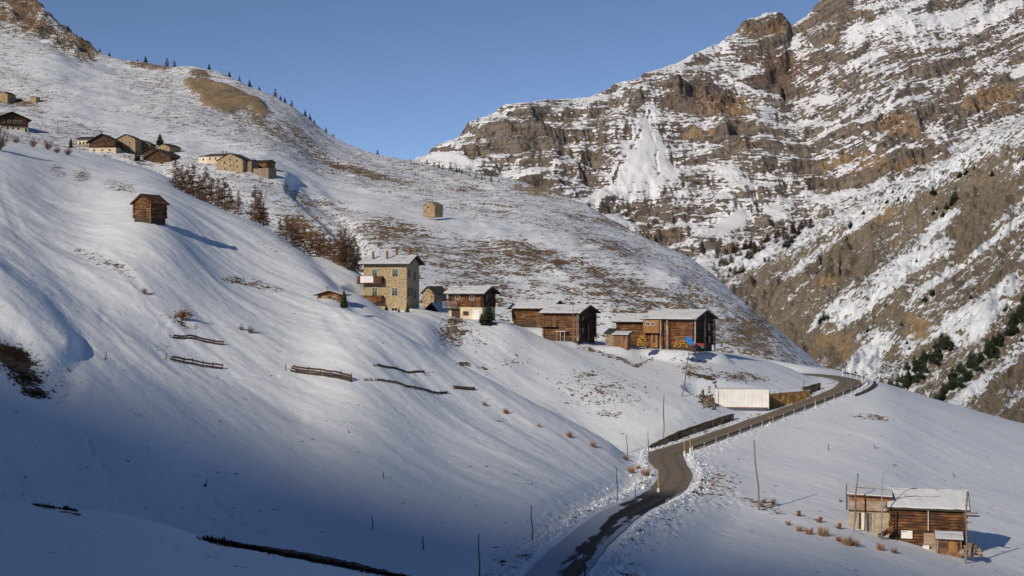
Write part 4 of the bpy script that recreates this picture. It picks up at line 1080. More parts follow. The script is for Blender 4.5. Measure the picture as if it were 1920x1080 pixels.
g = wpt(1277, 651, 250); heap('firewood_pile', 'low yellow mound of split firewood partly under the blue tarpaulin', 'firewood', g, 2.3, 1.3, .9, 'firewood', 120, .13)
# tarpaulin: a crumpled sheet bulging over the stack
tb_ = MB(); g = wpt(1290, 650, 252); nu, nv = 14, 9; rnd = random.Random(4)
for i in range(nu):
    for j in range(nv):
        u = i/(nu-1); a = math.pi*(0.08+0.84*u); rr = 1.25+rnd.uniform(-.08, .08)
        tb_.v.append((g.x-math.cos(a)*1.25+rnd.uniform(-.06, .06), g.y+(j/(nv-1)-.3)*1.4+rnd.uniform(-.05, .05), g.z-.1+math.sin(a)*1.85*rr/1.25*(1-.10*j/(nv-1))))
for i in range(nu-1):
    for j in range(nv-1): tb_.f.append((i*nv+j, i*nv+j+1, (i+1)*nv+j+1, (i+1)*nv+j)); tb_.m.append(0)
tb_.f.append(tuple(i*nv for i in range(nu))); tb_.m.append(0)
tag(tb_.build('tarpaulin', M['blue']), 'crumpled blue tarpaulin thrown over wood against the log barn', 'tarpaulin')
g = wpt(1313, 654, 255); b = MB(); Mx = Matrix.Translation(g) @ Matrix.Rotation(math.radians(-31), 4, 'Z')
root = empty('farm_cart', g, math.radians(-31), 'faded red farm cart parked in the shade of the barn gable', 'cart')
part(root, 'cart_bed', 'red', (-.9, .9, -.5, .5, .5, 1.0), (-1.5, -.9, -.05, .05, .55, .65))
for sx in (-.55, .55):
    w_ = MB(); w_.tube([(sx, -.62, .35), (sx, -.50, .35)], .35, 12); w_.build('wheel', M['steel_dark'], root)

# ================================================================== 3 lone buildings on the slopes
g = wpt(267, 409, 262)
r = house('hay_barn', 'lone gabled hay barn of dark logs on the open snow slope', 'barn', g, -30, 4.4, 3.9, 2.9, 1.5, 'y', 'log_brown', ov=.55, logs=True, snow=False, below=1.2, roofm='log_dark')
part(r, 'doorway', 'beam', (-.1, .9, -.16, -.08, .2, 1.7)); part(r, 'corner_post', 'plank_brown', (2.2, 2.42, -.3, -.2, -.6, 2.9))
g = wpt(805, 399, 516)
r = house('stone_hut', 'lone ochre stone hut on the open hillside under the far cliffs', 'hut', g, -34, 5.0, 5.0, 2.7, 1.3, 'y', 'stone_ochre', ov=.2, snow=False, below=1.5, roofm='stone_grey')
b = MB(); b.box(-3.2, -2.503, .4, 2.6, -1, 2.5); b.build('annex', M['stone_ochre'], r); window(r, -.6, 2.1, .5, .5, frame='frame_wood', cross=False)

# ================================================================== 4 upper hamlet
def far_house(px, py, d, yaw, W, D_, h, rise, axis, wall, **k):
    g = land(px, py); q = g.y/d; print('far', px, py, d, round(g.y), round(540-F*g.z/g.y))
    r = house(k.pop('name', 'house'), k.pop('label'), k.pop('cat', 'house'), g, yaw, W, D_, h, rise, axis, wall, **k)
    r.scale = (q, q, q); return r
r = far_house(160, 275, 600, -12, 7.2, 8, 3.4, 1.1, 'x', 'plaster_white', label='long cream chalet with dark timber end at the left of the upper hamlet', name='chalet', cat='chalet', ov=1.0, snow=False, below=4)
for xx in (-2.4, -.8, .9, 2.5): window(r, xx, 1.5, .7, .9, frame='frame_wood', cross=False)
balcony(r, -3.4, 3.4, .1, 1.0, .9, mat='plank_brown', solid=False)
r = far_house(192, 284, 590, -6, 11.5, 6.5, 4.3, 3.0, 'y', 'log_black_or_shade', label='big dark timber chalet with wide gable in the upper hamlet', name='chalet', cat='chalet', ov=1.2, snow=False, base='plaster', base_h=1.6, below=5)
balcony(r, -5.2, 5.2, 2.2, 1.0, .9, mat='log_red', solid=False)
for xx in (-3.6, -1.2, 1.2, 3.6): window(r, xx, 3.3, .7, .9, frame='frame_wood', cross=False, y=-.02)
for xx in (-3.6, 0, 3.2): window(r, xx, .6, .8, .7, y=-.06, cross=False)
chimney(r, -2.5, 5, 5, 8.4, .5)
r = far_house(236, 285, 600, -8, 8.4, 7, 5.6, 1.9, 'y', 'stone_ochre', label='ochre stone house between the dark timber chalet and the grey-tan one', name='stone_house', ov=.5, snow=False, below=4)
for xx, zc in ((-1.6, 3.9), (1.6, 3.9), (-1.6, 1.6), (1.8, 1.6)): window(r, xx, zc, .7, .8, cross=False)
r = far_house(268, 287, 604, -6, 6.4, 7, 3.9, 1.5, 'y', 'stone_grey', label='small square stone house with dark roof beside the hamlet conifer', name='stone_house', ov=.5, snow=False, below=4)
for xx in (-1.4, 1.3): window(r, xx, 2.3, .6, .8, cross=False)
r = far_house(306, 290, 612, -30, 7.5, 7, 3.2, 1.5, 'y', 'stone_ochre', label='pale ochre stone house just right of the hamlet conifer', name='stone_house', ov=.3, snow=False, below=4)
window(r, 1.0, 1.8, .6, .8, cross=False)
r = far_house(285, 300, 588, -18, 8.6, 7, 3.4, 1.6, 'y', 'log_black_or_shade', label='upper of two dark timber barns in the middle of the hamlet', name='barn', cat='barn', ov=.7, snow=False, below=4)
window(r, 0.8, 2.4, 1.0, 1.0, frame='plank_grey', cross=False)
r = far_house(296, 307, 578, -24, 13.0, 8, 2.6, 3.0, 'y', 'log_black_or_shade', label='lower broad dark timber barn with stone footing in the hamlet', name='barn', cat='barn', ov=.9, snow=False, base='stone_grey', base_h=.6, below=4)
part(r, 'doorway', 'beam', (1.2, 3.2, -.12, -.063, -.5, 1.8))
r = far_house(404, 306, 612, -14, 8.0, 8, 3.4, .9, 'x', 'plaster', label='cream house with dark roof standing behind the big ochre building', ov=.8, snow=False, below=4)
for xx in (-2.6, 0, 2.4): window(r, xx, 2.0, .7, .9, cross=False)
chimney(r, 1.5, 4, 4, 5.4, .5); chimney(r, 3, 4, 4, 5.3, .5)
r = far_house(381, 305, 606, -14, 4.4, 6, 2.6, .5, 'x', 'plaster_white', label='low white plastered annex at the left end of the cream house', ov=.2, snow=False, below=4)
window(r, 0, 1.4, .7, .8, cross=False)
r = far_house(431, 321, 585, -20, 12.4, 9, 4.6, 2.8, 'y', 'stone_ochre', label='largest ochre stone building with a broad gable on the hamlet knoll', name='stone_house', ov=.4, snow=False, below=5)
for xx, zc in ((-2.6, 3.6), (0, 4.9), (0.2, 2.2), (3.4, 4.2), (3.6, 1.8), (-2.4, 1.2)): window(r, xx, zc, .75, 1.0, cross=False)
r = far_house(462, 322, 600, -20, 5.0, 6, 4.4, .9, 'x', 'stone_grey', label='narrow grey stone annex right of the largest ochre building', name='annex', ov=.2, snow=False, below=4)
tag(part(None, 'garden_wall', 'concrete', (wpt(445, 320, 582).x, wpt(466, 320, 582).x, 582, 582.3, wpt(0, 326, 582).z, wpt(0, 314, 582).z)), 'pale concrete terrace wall below the narrow grey annex', 'wall')
r = far_house(485, 317, 590, -20, 7.6, 7, 3.0, .9, 'x', 'log_brown', label='small timber barn with dark roof at the right end of the hamlet', name='barn', cat='barn', ov=.6, snow=False, below=1)
r = far_house(489, 331, 585, -24, 7.4, 6, 3.4, .2, 'x', 'stone_grey', label='square flat-roofed stone outbuilding at the far right tip of the hamlet', name='outbuilding', cat='outbuilding', ov=.1, snow=False, below=4)
r = far_house(22, 243, 560, 28, 12.5, 9, 4.4, 2.6, 'y', 'log_black_or_shade', label='wide chalet with dark gable and cream side at the left edge', name='chalet', cat='chalet', ov=1.3, snow=False, base='plaster', base_h=1.4, below=4)
balcony(r, -5, 5, 2.0, 1.0, .9, mat='beam', solid=False)
for xx in (-3.2, -1, 1.2, 3.2): window(r, xx, 3.2, .9, 1.0, cross=False, y=-.02)
for xx in (-3.6, -1.6, .4, 2.4): window(r, xx, .5, .8, .8, cross=False, y=-.06)
part(r, 'side_wall', 'plaster_white', (-6.5, -6.33, .2, 8.8, -3, 3.9))
r = far_house(2, 190, 650, -18, 7, 6, 3.4, .8, 'y', 'stone_ochre', label='brown stone cabin with dark end cut by the left edge of the photo', name='cabin', cat='cabin', ov=.3, snow=False, below=4)
r = far_house(11, 190, 640, -18, 2.2, 4, 3.6, .6, 'y', 'beam', label='small dark timber store against the stone cabin at the left edge', name='store', cat='hut', ov=.3, snow=False, below=3)
r = far_house(62, 192, 655, -18, 3.4, 3, 2.4, .4, 'y', 'stone_ochre', label='tiny square stone hut alone above the leftmost chalet', name='hut', cat='hut', ov=.1, snow=False, below=3)
# ================================================================== 5 the barn and shed below the road, right
g = wpt(1740, 1029, 150)
r = house('log_barn', 'nearest dark log barn with white notice and snowy roof, below the road', 'barn', g, -15, 7.5, 6.6, 4.35, 1.25, 'x', 'log_dark', ov=.55, logs=True, below=1.5, snowth=.16, wob=.08)
rf_ = [c for c in kids(r) if c.name.startswith('roof')][0]
for i in range(7):          # jagged roof boards at the left verge
    q = i/6; b = MB(); b.box(-4.62, -4.15, -.45+q*3.5, -.25+q*3.5, 4.22+q*1.28, 4.30+q*1.28); b.build('roof_board', M['plank_grey'], rf_)
b = MB(); b.tube([(.02, -.36, 2.0), (.02, -.36, 4.4)], .045, 6); b.build('downpipe', M['white'], r)
part(r, 'beam_end', 'pole', (3.9, 5.1, -.5, -.38, 4.0, 4.12)); part(r, 'beam_end', 'pole', (3.9, 5.25, .4, .52, 3.55, 3.7)); part(r, 'beam_end', 'pole', (3.9, 4.5, .2, .32, 2.9, 3.02))
no = part(r, 'notice', 'white', (-2.75, -1.6, -.30, -.24, 1.05, 1.9)); 
part(no, 'notice_emblem', 'steel_dark', (-2.62, -2.45, -.305, -.302, 1.74, 1.84), (-2.42, -2.30, -.305, -.302, 1.76, 1.82), (-2.27, -2.14, -.305, -.302, 1.75, 1.83))
part(r, 'door', 'plank_pale', (-.45, .95, -.26, -.18, -.3, 1.7)); part(r, 'corner_post', 'beam', (-3.35, -3.22, -.40, -.28, -.8, 4.3))
part(r, 'step', 'white', (-.9, .35, -1.2, -.5, -.35, .1)); part(r, 'step', 'white', (-.55, .1, -.9, -.45, .103, .5))
s_ = shed_mono('lean_to', 'small lean-to with snowy roof and orange door against the nearest barn', 'shed', wpt(1780, 1034, 147.3), -15, 2.7, 1.6, 1.55, 2.0, 'plank_brown', snow=True, below=.8, ov=.25); s_.scale = (.92, .92, .80)
part(s_, 'door', 'log_orange', (-.1, .85, -.1, -.03, -.15, 1.3)); part(s_, 'hatch', 'beam', (-1.1, -.25, -.06, -.003, .5, 1.1)); part(s_, 'post', 'plank_grey', (-1.34, -1.22, -.2, -.08, -.6, 1.5)); part(s_, 'post', 'plank_grey', (1.2, 1.32, -.2, -.08, -.6, 1.5)); part(s_, 'opening', 'beam', (.92, 1.18, -.06, -.003, -.2, 1.4))
g2 = wpt(1632, 1007, 152)
r = empty('concrete_shed', g2, math.radians(-14), 'flat-roofed shed of pale concrete below and worn boards above, left of nearest barn', 'shed')
b = MB(); b.box(-2.25, 2.25, 0, 4.2, -1.2, 2.75); b.build('wall', M['concrete'], r)
b = MB(); b.add([(-2.3,-.04,2.87),(2.3,-.04,2.87),(2.3,4.2,2.87),(-2.3,4.2,2.87),(-2.3,-.04,4.5),(2.3,-.04,4.35),(2.3,4.2,4.75),(-2.3,4.2,4.9)], [(3,2,1,0),(4,5,6,7),(0,1,5,4),(1,2,6,5),(2,3,7,6),(3,0,4,7)]); b.build('upper_wall', M['plank_pale'], r)
b = MB(); b.add([(-2.6,-.5,4.5),(2.4,-.5,4.33),(2.4,4.5,4.8),(-2.6,4.5,4.97),(-2.6,-.5,4.62),(2.4,-.5,4.45),(2.4,4.5,4.92),(-2.6,4.5,5.09)], [(3,2,1,0),(4,5,6,7),(0,1,5,4),(1,2,6,5),(2,3,7,6),(3,0,4,7)]); rf_ = b.build('roof', M['log_dark'], r)
b = MB(); b.add([(-2.5,-.42,4.635),(2.3,-.42,4.465),(2.3,4.4,4.93),(-2.5,4.4,5.1),(-2.5,-.42,4.74),(2.3,-.42,4.57),(2.3,4.4,5.07),(-2.5,4.4,5.24)], [(3,2,1,0),(4,5,6,7),(0,1,5,4),(1,2,6,5),(2,3,7,6),(3,0,4,7)]); b.build('snow', M['roofsnow'], rf_)
part(r, 'lintel', 'beam', (-2.32, 2.32, -.14, 0, 2.753, 2.867)); part(r, 'side_board', 'beam', (-2.55, -2.4, -.3, .6, 2.9, 4.45)); part(r, 'side_board', 'log_orange', (-2.28, 2.2, -.09, -.043, 3.95, 4.3)); part(r, 'batten', 'beam', (-.6, -.5, -.12, -.043, 2.9, 3.94))
for i, (x0, x1, mt) in enumerate(((-1.6, -1.22, 'plank_grey'), (-1.2, -.98, 'beam'), (-.96, -.42, 'plaster_white'), (-.40, -.18, 'beam'), (-.16, .10, 'plank_grey'), (.12, .42, 'plank_grey'))):
    part(r, 'door_board', mt, (x0, x1, -.07-.005*(i % 2), -.003, .05, 2.6))
# timber and firewood around them
b = MB(); rnd = random.Random(3); g = wpt(1664, 1003, 149.5)
for i in range(9):
    a = rnd.uniform(-.1, .2); b.tube([(g.x-.9+rnd.uniform(-.2,.2), g.y-.3+.06*i, g.z-.25+.035*i), (g.x+.6, g.y-.1+.05*i, g.z+.45+.06*i+a*.3)], .06, 5)
tag(b.build('timber_stack', M['log_dark']), 'stack of dark poles slanting between the concrete shed and nearest barn', 'timber')
g = wpt(1821, 1043, 146); heap('firewood_pile', 'untidy pile of split logs at the right end of nearest barn', 'firewood', g, 2.0, 1.25, 1.3, 'plank_pale', 120, .10, .5)
for i, (px, py) in enumerate(((1497, 968), (1537, 980), (1573, 992))):
    g = ground(px, py); b = MB(); rnd = random.Random(i)
    b.tube([(0, 0, -.3), (.05, 0, .3), (.1, .05, .62)], [.26, .2, .18], 8)
    for k in range(5): b.tube([(0, 0, .1*k), (rnd.uniform(-.6, .6), rnd.uniform(-.3, .3), .1*k+rnd.uniform(-.1, .3))], [.08, .03], 5)
    o = b.build('tree_stump', M['log_red']); o.location = g
    tag(o, ('broken reddish stump leftmost in the dry grass below the road', 'broken reddish stump in the middle of three in the dry grass', 'broken reddish stump nearest to the concrete shed')[i], 'stump', 'stumps in the dry grass')
# street lamp
g = wpt(1653, 1012, 148.5); rt = empty('street_lamp', g, 0, 'tall grey street lamp with curved arm in front of the concrete shed', 'street lamp')
b = MB(); pts = [(0, 0, -.5), (.02, 0, 4.5), (.08, 0, 6.2)]+[(.15+.75*(1-math.cos(a)), 0, 6.5+1.25*math.sin(a)) for a in (0.1, .5, .9, 1.3, 1.6)]; b.tube(pts, [.075, .06, .05]+[.04]*5, 8); b.build('pole', M['steel'], rt, smooth=True)
b = MB(); b.tube([(.75, 0, 7.72), (1.0, 0, 7.80), (1.45, 0, 7.86), (1.6, 0, 7.85)], [.05, .12, .13, .05], 8); hd_ = b.build('lamp_head', M['steel'], rt, smooth=True)
b = MB(); b.tube([(1.02, 0, 7.70), (1.4, 0, 7.755)], [.07, .08], 6); b.build('lamp_glass', M['white'], hd_)

# ------------------------------------------------------------------ poles and stakes
def pole(px, py, tx, ty, rad, label, name='utility_pole', cat='pole', mat='pole', d=None, group=None, arms=0, base=None):
    g = wpt(px, py, d) if d else land(px, py)
    tp = wpt(tx, ty, g.y); v_ = tp-g
    b = MB(); bend = rad*1.2
    b.tube([(0, 0, -.4), (v_.x*.33+bend, 0, v_.z*.33), (v_.x*.7-bend*.5, 0, v_.z*.7), (v_.x, 0, v_.z)], [rad, rad*.92, rad*.8, rad*.68], 7)
    if arms or base:
        rt = empty(name, g, 0, label, cat, group); b.build('shaft', M[mat], rt)
        if arms: part(rt, 'crossarm', mat, (v_.x-.8, v_.x+.8, -.05, .05, v_.z-.6, v_.z-.48))
        if base: part(rt, 'base', base, (-.12, .12, -.12, .12, -.3, v_.z*.28))
        return rt
    o = b.build(name, M[mat]); o.location = g; return tag(o, label, cat, group)
pole(1598, 1010, 1609, 888, .11, 'leaning wooden pole in front of the concrete shed left corner', d=150)
pole(1808, 1072, 1814, 921, .12, 'tall crooked wooden pole at the right end of nearest barn', d=144)
pole(1423, 957, 1414, 825, .11, 'leaning wooden pole standing alone on the snow below the road')
pole(1243, 830, 1245, 740, .10, 'upright wooden pole above the start of the retaining wall')
pole(1278, 743, 1293, 657, .10, 'slanting wooden pole on the slope left of the white container')
pole(1075, 638, 1075, 564, .08, 'pale utility pole in front of the balconied dark barn', d=255)
pole(108, 253, 108, 226, .13, 'thin pole with a lamp right of the leftmost chalet', arms=1)
pole(78, 258, 78, 238, .15, 'short thin pole between leftmost chalet and the lamp pole')
pole(149, 285, 149, 262, .12, 'thin pole before the long cream chalet of the upper hamlet', d=560)
stk = [(698,992,698,967,'short dark stake on the shaded snow, leftmost of the row towards the road'),(793,1030,793,1005,'short dark stake with pale foot, second of the row towards the road'),
       (898,1088,898,1001,'tall dark snow stake crossing the bottom edge, left of the road'),(998,1013,996,947,'tall dark snow stake close to the left bank of the road'),
       (1095,1095,1095,1032,'dark snow stake in the road edge at the bottom of the photo'),(1158,938,1156,876,'snow stake on the left bank just before the road bends'),
       (1192,951,1191,911,'thin grey snow stake at the right verge of the shaded road'),(1176,850,1175,815,'faint thin stake behind the ridge left of the road bend'),
       (1216,848,1215,808,'thin stake at the left end of the retaining wall'),(1200,672,1200,664,'tiny stake on the slope under the paired barns'),
       (1507,725,1507,712,'small stake on the snow above the short wall at the upper bend'),(1552,845,1554,832,'tiny leaning stake in the middle of the right snow slope'),
       (1640,842,1640,832,'tiny stake on the right snow slope below the crest'),(1788,895,1788,884,'tiny dark stake high on the snow above nearest barn'),
       (653,812,653,805,'tiny stake in the middle of the shaded slope'),(718,898,719,884,'short stake on the shaded slope left of the road'),(1505,968,1516,930,'broad shadowy plank leaning on the snow left of the concrete shed')]
for a in stk[:-1]:
    pole(*a[:4], .055, a[4], name='snow_stake', cat='stake', mat='pole_dark', group='stakes marking the snowy slopes and road')
for i, (px, py, ty, lab) in enumerate(((1234,925,890,'yellow and white marker post on the left verge of the road bend'),(1283,856,819,'left of two yellow marker posts where the guardrail begins'),(1294,850,814,'right of two yellow marker posts where the guardrail begins'),
        (1443,795,781,'yellow marker post on the road verge right of the white container'),(1529,765,748,'yellow marker post at the verge below the short upper wall'),(1219,893,868,'yellow marker post at the inner edge of the road bend'))):
    pole(px, py, px, ty, .05, lab, name='marker_post', cat='post', mat='yellow', base='white', group='yellow snow posts along the road')
for i, (px, py, tx, ty) in enumerate(((198, 674, 200, 658), (385, 912, 390, 897))):
    g = ground(px, py); rt = empty('snow_stake', g, 0, ('short leaning stake with dark foot on the left slope, long thin shadow', 'short leaning stake with dark foot in the blue shade')[i], 'stake')
    v_ = wpt(tx, ty, g.y)-g; b = MB(); b.tube([(0, 0, -.1), (v_.x, 0, v_.z)], [.06, .03], 6); b.build('shaft', M['pole_dark'], rt)
    b = MB(); b.tube([(-.05, 0, -.1), (-.02, 0, .14), (0, 0, .24)], [.16, .13, .05], 7); b.build('foot', M['pole_dark'], rt)

# ------------------------------------------------------------------ road furniture
def offset_path(y0, y1, off, step=None):
    out = []
    for i, p in enumerate(RD):
        if y0 <= p.y <= y1:
            a = RD[max(i-1, 0)]; b = RD[min(i+1, len(RD)-1)]; dr = Vector((b.x-a.x, b.y-a.y, 0)).normalized()
            out.append((p+Vector((-dr.y, dr.x, 0))*off, dr))
            if p.y > y1-.5: break
    return out
def resample(path, n):
    pts = [p for p, _ in path]; L_ = [0]
    for a, b in zip(pts[:-1], pts[1:]): L_.append(L_[-1]+(b-a).length)
    out = []
    for k in range(n):
        t_ = L_[-1]*k/(n-1); j = min(max(int(np.searchsorted(L_, t_))-1, 0), len(pts)-2); u = (t_-L_[j])/max(L_[j+1]-L_[j], 1e-6)
        out.append((pts[j].lerp(pts[j+1], u), path[j][1]))
    return out
i1 = next(i for i, p in enumerate(RD) if p.y > 199); path = []
for i in range(i1, len(RD)):
    p = RD[i]; a, b = RD[i-1], RD[min(i+1, len(RD)-1)]; dr = Vector((b.x-a.x, b.y-a.y, 0)).normalized()
    path.append((p+Vector((dr.y, -dr.x, 0))*(HW+.75), dr))
    if p.y > 279: break
gr = empty('guardrail', path[0][0], 0, 'steel guardrail on white posts along the outer edge of the climbing road', 'guardrail')
o0 = path[0][0]; mb = MB(); prof = [(0, .48), (.06, .54), (0, .61), (.06, .68), (0, .76)]
pp = resample(path, 60)
for p, dr in pp:
    nr = Vector((dr.y, -dr.x, 0))
    for w_, h_ in prof: q = p-o0+nr*w_; mb.v.append((q.x, q.y, q.z+h_))
for i in range(len(pp)-1):
    for k in range(4): a = i*5+k; mb.f.append((a, a+5, a+6, a+1)); mb.m.append(0)
mb.build('rail', M['steel_dark'], gr)
for p, dr in resample(path, 25):
    b = MB(); q = p-o0; b.tube([(q.x, q.y, q.z-.5), (q.x, q.y, q.z+.84)], .075, 6); b.build('post', M['white'], gr)
def wall_along(path, h0, h1, th, name, label, mat, zoff=-.6, cap=True):
    o0 = path[0][0]; rt = empty(name, o0, 0, label, 'wall'); mb = MB(); cp = MB(); n = len(path)
    for i, (p, dr) in enumerate(path):
        nr = Vector((-dr.y, dr.x, 0)); h_ = (h0[i] if hasattr(h0, '__len__') else h0+(h1-h0)*i/(n-1))+.04*math.sin(i*1.7)
        q = p-o0
        for s_, zt in ((0, zoff), (0, h_), (th, h_), (th, zoff)): a = q+nr*s_; mb.v.append((a.x, a.y, a.z+zt))
        for s_, zt in ((-.05, h_+.004), (-.05, h_+.07), (th+.05, h_+.07), (th+.05, h_+.004)): a = q+nr*s_; cp.v.append((a.x, a.y, a.z+zt))
    for m_ in (mb, cp):
        for i in range(n-1):
            for k in range(4): a = i*4+k; c = i*4+(k+1) % 4; m_.f.append((a, c, c+4, a+4)); m_.m.append(0)
        m_.f += [(0, 1, 2, 3), tuple(4*(n-1)+k for k in (3, 2, 1, 0))]; m_.m += [0, 0]
    mb.build('wall_face', M[mat], rt); 
    if cap: cp.build('capping', M['beam'], rt)
    return rt
def left_path(y0, y1, off):
    out = []
    for i in range(1, len(RD)-1):
        p = RD[i]
        if y0 <= p.y <= y1 and p.x > 20:
            dr = Vector((RD[i+1].x-RD[i-1].x, RD[i+1].y-RD[i-1].y, 0)).normalized(); out.append((p+Vector((-dr.y, dr.x, 0))*off, dr))
    return out
lp = left_path(200.5, 223, HW+1.7); st = wpt(1222, 848, 199.5); lp = [(Vector((st.x, st.y+1.2, lp[0][0].z)), lp[0][1])]+lp
hh = [0.25]+[min(1.05, .45+.05*i) for i in range(1, len(lp))]; hh[-1] = 1.0
wall_along(lp, hh, 0, .4, 'retaining_wall', 'long dark stained retaining wall on the uphill side of the road, left of the container', 'retaining')
wall_along(left_path(243.5, 252, HW+1.9), 1.3, .9, .4, 'retaining_wall', 'short retaining wall between the ochre bank and the upper bend', 'retaining')
rp_ = [(p+Vector((dr.y, -dr.x, 0))*1.7, dr) for p, dr in path if 244 < p.y < 263]
for p, dr in rp_: p.z = gz(p.x, p.y)
wall_along(rp_, .25, .45, .35, 'retaining_wall', 'low dark outer wall below the guardrail at the upper bend', 'retaining', zoff=-1.2)
# ochre cut bank
mb = MB(); nu, nv = 40, 9; A0 = wpt(1440, 763, 238.5); A1 = wpt(1521, 753, 247)
for i in range(nu):
    for j in range(nv):
        u = i/(nu-1); v_ = j/(nv-1); p = A0.lerp(A1, u); hgt = 2.15*(1-.1*u)
        rr = float(fbm(u*9, v_*3, 3, 71))*.3 if j not in (nv-1,) else 0
        mb.v.append((p.x+rr*.5, p.y+v_*.7+rr, p.z-.5+v_*(hgt+.5)+(.12*float(fbm(u*12, 0, 2, 8)) if j == nv-1 else 0)))
for j in (0, 1):
    for i in range(nu):
        u = i/(nu-1); p = A0.lerp(A1, u); mb.v.append((p.x, p.y+(3.0 if j == 0 else 3.2), p.z+2.15*(1-.1*u)+.25 if j == 0 else p.z-.8))
for i in range(nu-1):
    for j in range(nv-1): a = i*nv+j; mb.f.append((a, a+nv, a+nv+1, a+1)); mb.m.append(0)
    a = i*nv+nv-1; b_ = nu*nv+i; mb.f.append((a, a+nv, b_+1, b_)); mb.m.append(1); mb.f.append((b_, b_+1, b_+nu+1, b_+nu)); mb.m.append(0)
tt = NT('ochre_earth'); n = tt.noise(tt.pos(1.2, 1.2, .7), 1, 5, .65); tt.bump(n, .15, .8)
m_och = tt.done(tt.mix(tt.ramp(n, .35, .65), (0.20, 0.11, 0.04), (0.46, 0.28, 0.11)), .95)
tag(mb.build('earth_bank', [m_och, M['snow']]), 'upright ochre earth bank capped with snow, right of the white container', 'bank')
# container
g = wpt(1391, 767, 235.2); g.z += .1; rt = empty('container', g, math.radians(-9), 'long white storage container parked against the slope above the road', 'container')
W_, D2, H2 = 8.9, 2.5, 3.2
b = MB(); n = 60; zs_ = (.22, H2-.1)
for i in range(n+1):
    x = -W_/2+.1+(W_-.2)*i/n; y = 0.010 if (i // 2) % 2 else 0.0
    b.v += [(x, y, zs_[0]), (x, y, zs_[1])]
for i in range(n): b.f.append((2*i, 2*i+2, 2*i+3, 2*i+1)); b.m.append(0)
b.box(-W_/2+.1, W_/2-.1, .06, D2, .22, H2-.1); b.build('body', M['white'], rt)
for x in (-W_/2, W_/2-.1):
    for y in (-.03, D2-.06): part(rt, 'corner_post', 'white', (x, x+.1, y, y+.1, 0, H2))
part(rt, 'bottom_beam', 'frame_wood', (-W_/2+.103, W_/2-.103, -.03, .12, .02, .21)); part(rt, 'top_beam', 'white', (-W_/2+.103, W_/2-.103, -.03, .1, H2-.097, H2))
part(rt, 'roof', 'roofsnow', (-W_/2+.1, W_/2-.1, .103, D2, H2-.097, H2+.03))
dr_ = part(rt, 'door', 'steel', (W_/2+.003, W_/2+.06, .08, 1.22, .2, H2-.12)); part(dr_, 'lock_rod', 'steel_dark', (W_/2+.063, W_/2+.1, .5, .55, .25, H2-.2))
dr_ = part(rt, 'door', 'steel', (W_/2+.003, W_/2+.06, 1.24, 2.42, .2, H2-.12)); part(dr_, 'lock_rod', 'steel_dark', (W_/2+.063, W_/2+.1, 1.8, 1.85, .25, H2-.2))
part(rt, 'tie_strap', 'steel_dark', (-W_/2+.55, -W_/2+.62, -.05, -.003, .2, H2))

# ------------------------------------------------------------------ snow fences
def snow_fence(pts, h, rows, label, seed, lean=.7, posts=7, sticks=False):
    rnd = random.Random(seed); G = [ground(*p) for p in pts]; o0 = G[0]
    rt = empty('snow_fence', o0, 0, label, 'fence', 'snow fences on the left slope')
    def at(u):
        q = u*(len(G)-1); j = min(int(q), len(G)-2); x, y = G[j].lerp(G[j+1], q-j).xy; return Vector((x, y, near.height(x, y)))-o0
    for i in range(posts):
        p = at(i/(posts-1)); hh_ = h*rnd.uniform(.8, 1.25); b = MB(); b.tube([(p.x, p.y, p.z-.3), (p.x+rnd.uniform(-.05, .05), p.y+lean*hh_, p.z+hh_)], [.07, .05], 6); b.build('post', M['beam'], rt)
    for k in range(rows):
        b = MB(); zc = h*(k+.7)/(rows+.2); u0 = rnd.uniform(0, .12 if k < rows-1 else .3); n = 14
        pts_ = []
        for i in range(n+1):
            p = at(u0+(1-u0)*i/n); pts_.append((p.x, p.y+lean*zc-.08, p.z+zc+rnd.uniform(-.04, .04)))
        b.tube(pts_, .13, 6); b.build('rail', M['beam'], rt)
    if sticks:
        for i in range(60):
            p = at(rnd.random()); b = MB(); b.tube([(p.x, p.y-.05, p.z-.1), (p.x+rnd.uniform(-.12, .12), p.y-.05, p.z+h*rnd.uniform(.5, 1.2))], [.05, .03], 4); b.build('slat', M['pole'], rt)
snow_fence([(318, 634), (365, 637), (418, 648)], .62, 2, 'short dark timber snow fence topmost on the left slope', 1)
snow_fence([(310, 676), (360, 684), (417, 693)], .75, 2, 'dark timber snow fence just below the topmost one, half drifted over', 2)
snow_fence([(535, 694), (600, 705), (658, 717)], .95, 3, 'largest dark timber snow fence in the middle of the left slope', 3)
snow_fence([(683, 714), (760, 726), (838, 738)], .35, 1, 'low line of stubby palings running right from the largest fence', 4, posts=14, sticks=True)
snow_fence([(700, 687), (745, 693), (795, 699)], .3, 1, 'low line of palings on the slope directly under the stone house', 5, posts=9, sticks=True)
snow_fence([(850, 729), (890, 732)], .42, 2, 'shortest low paling fence by the ridge edge', 6, posts=6, sticks=True)
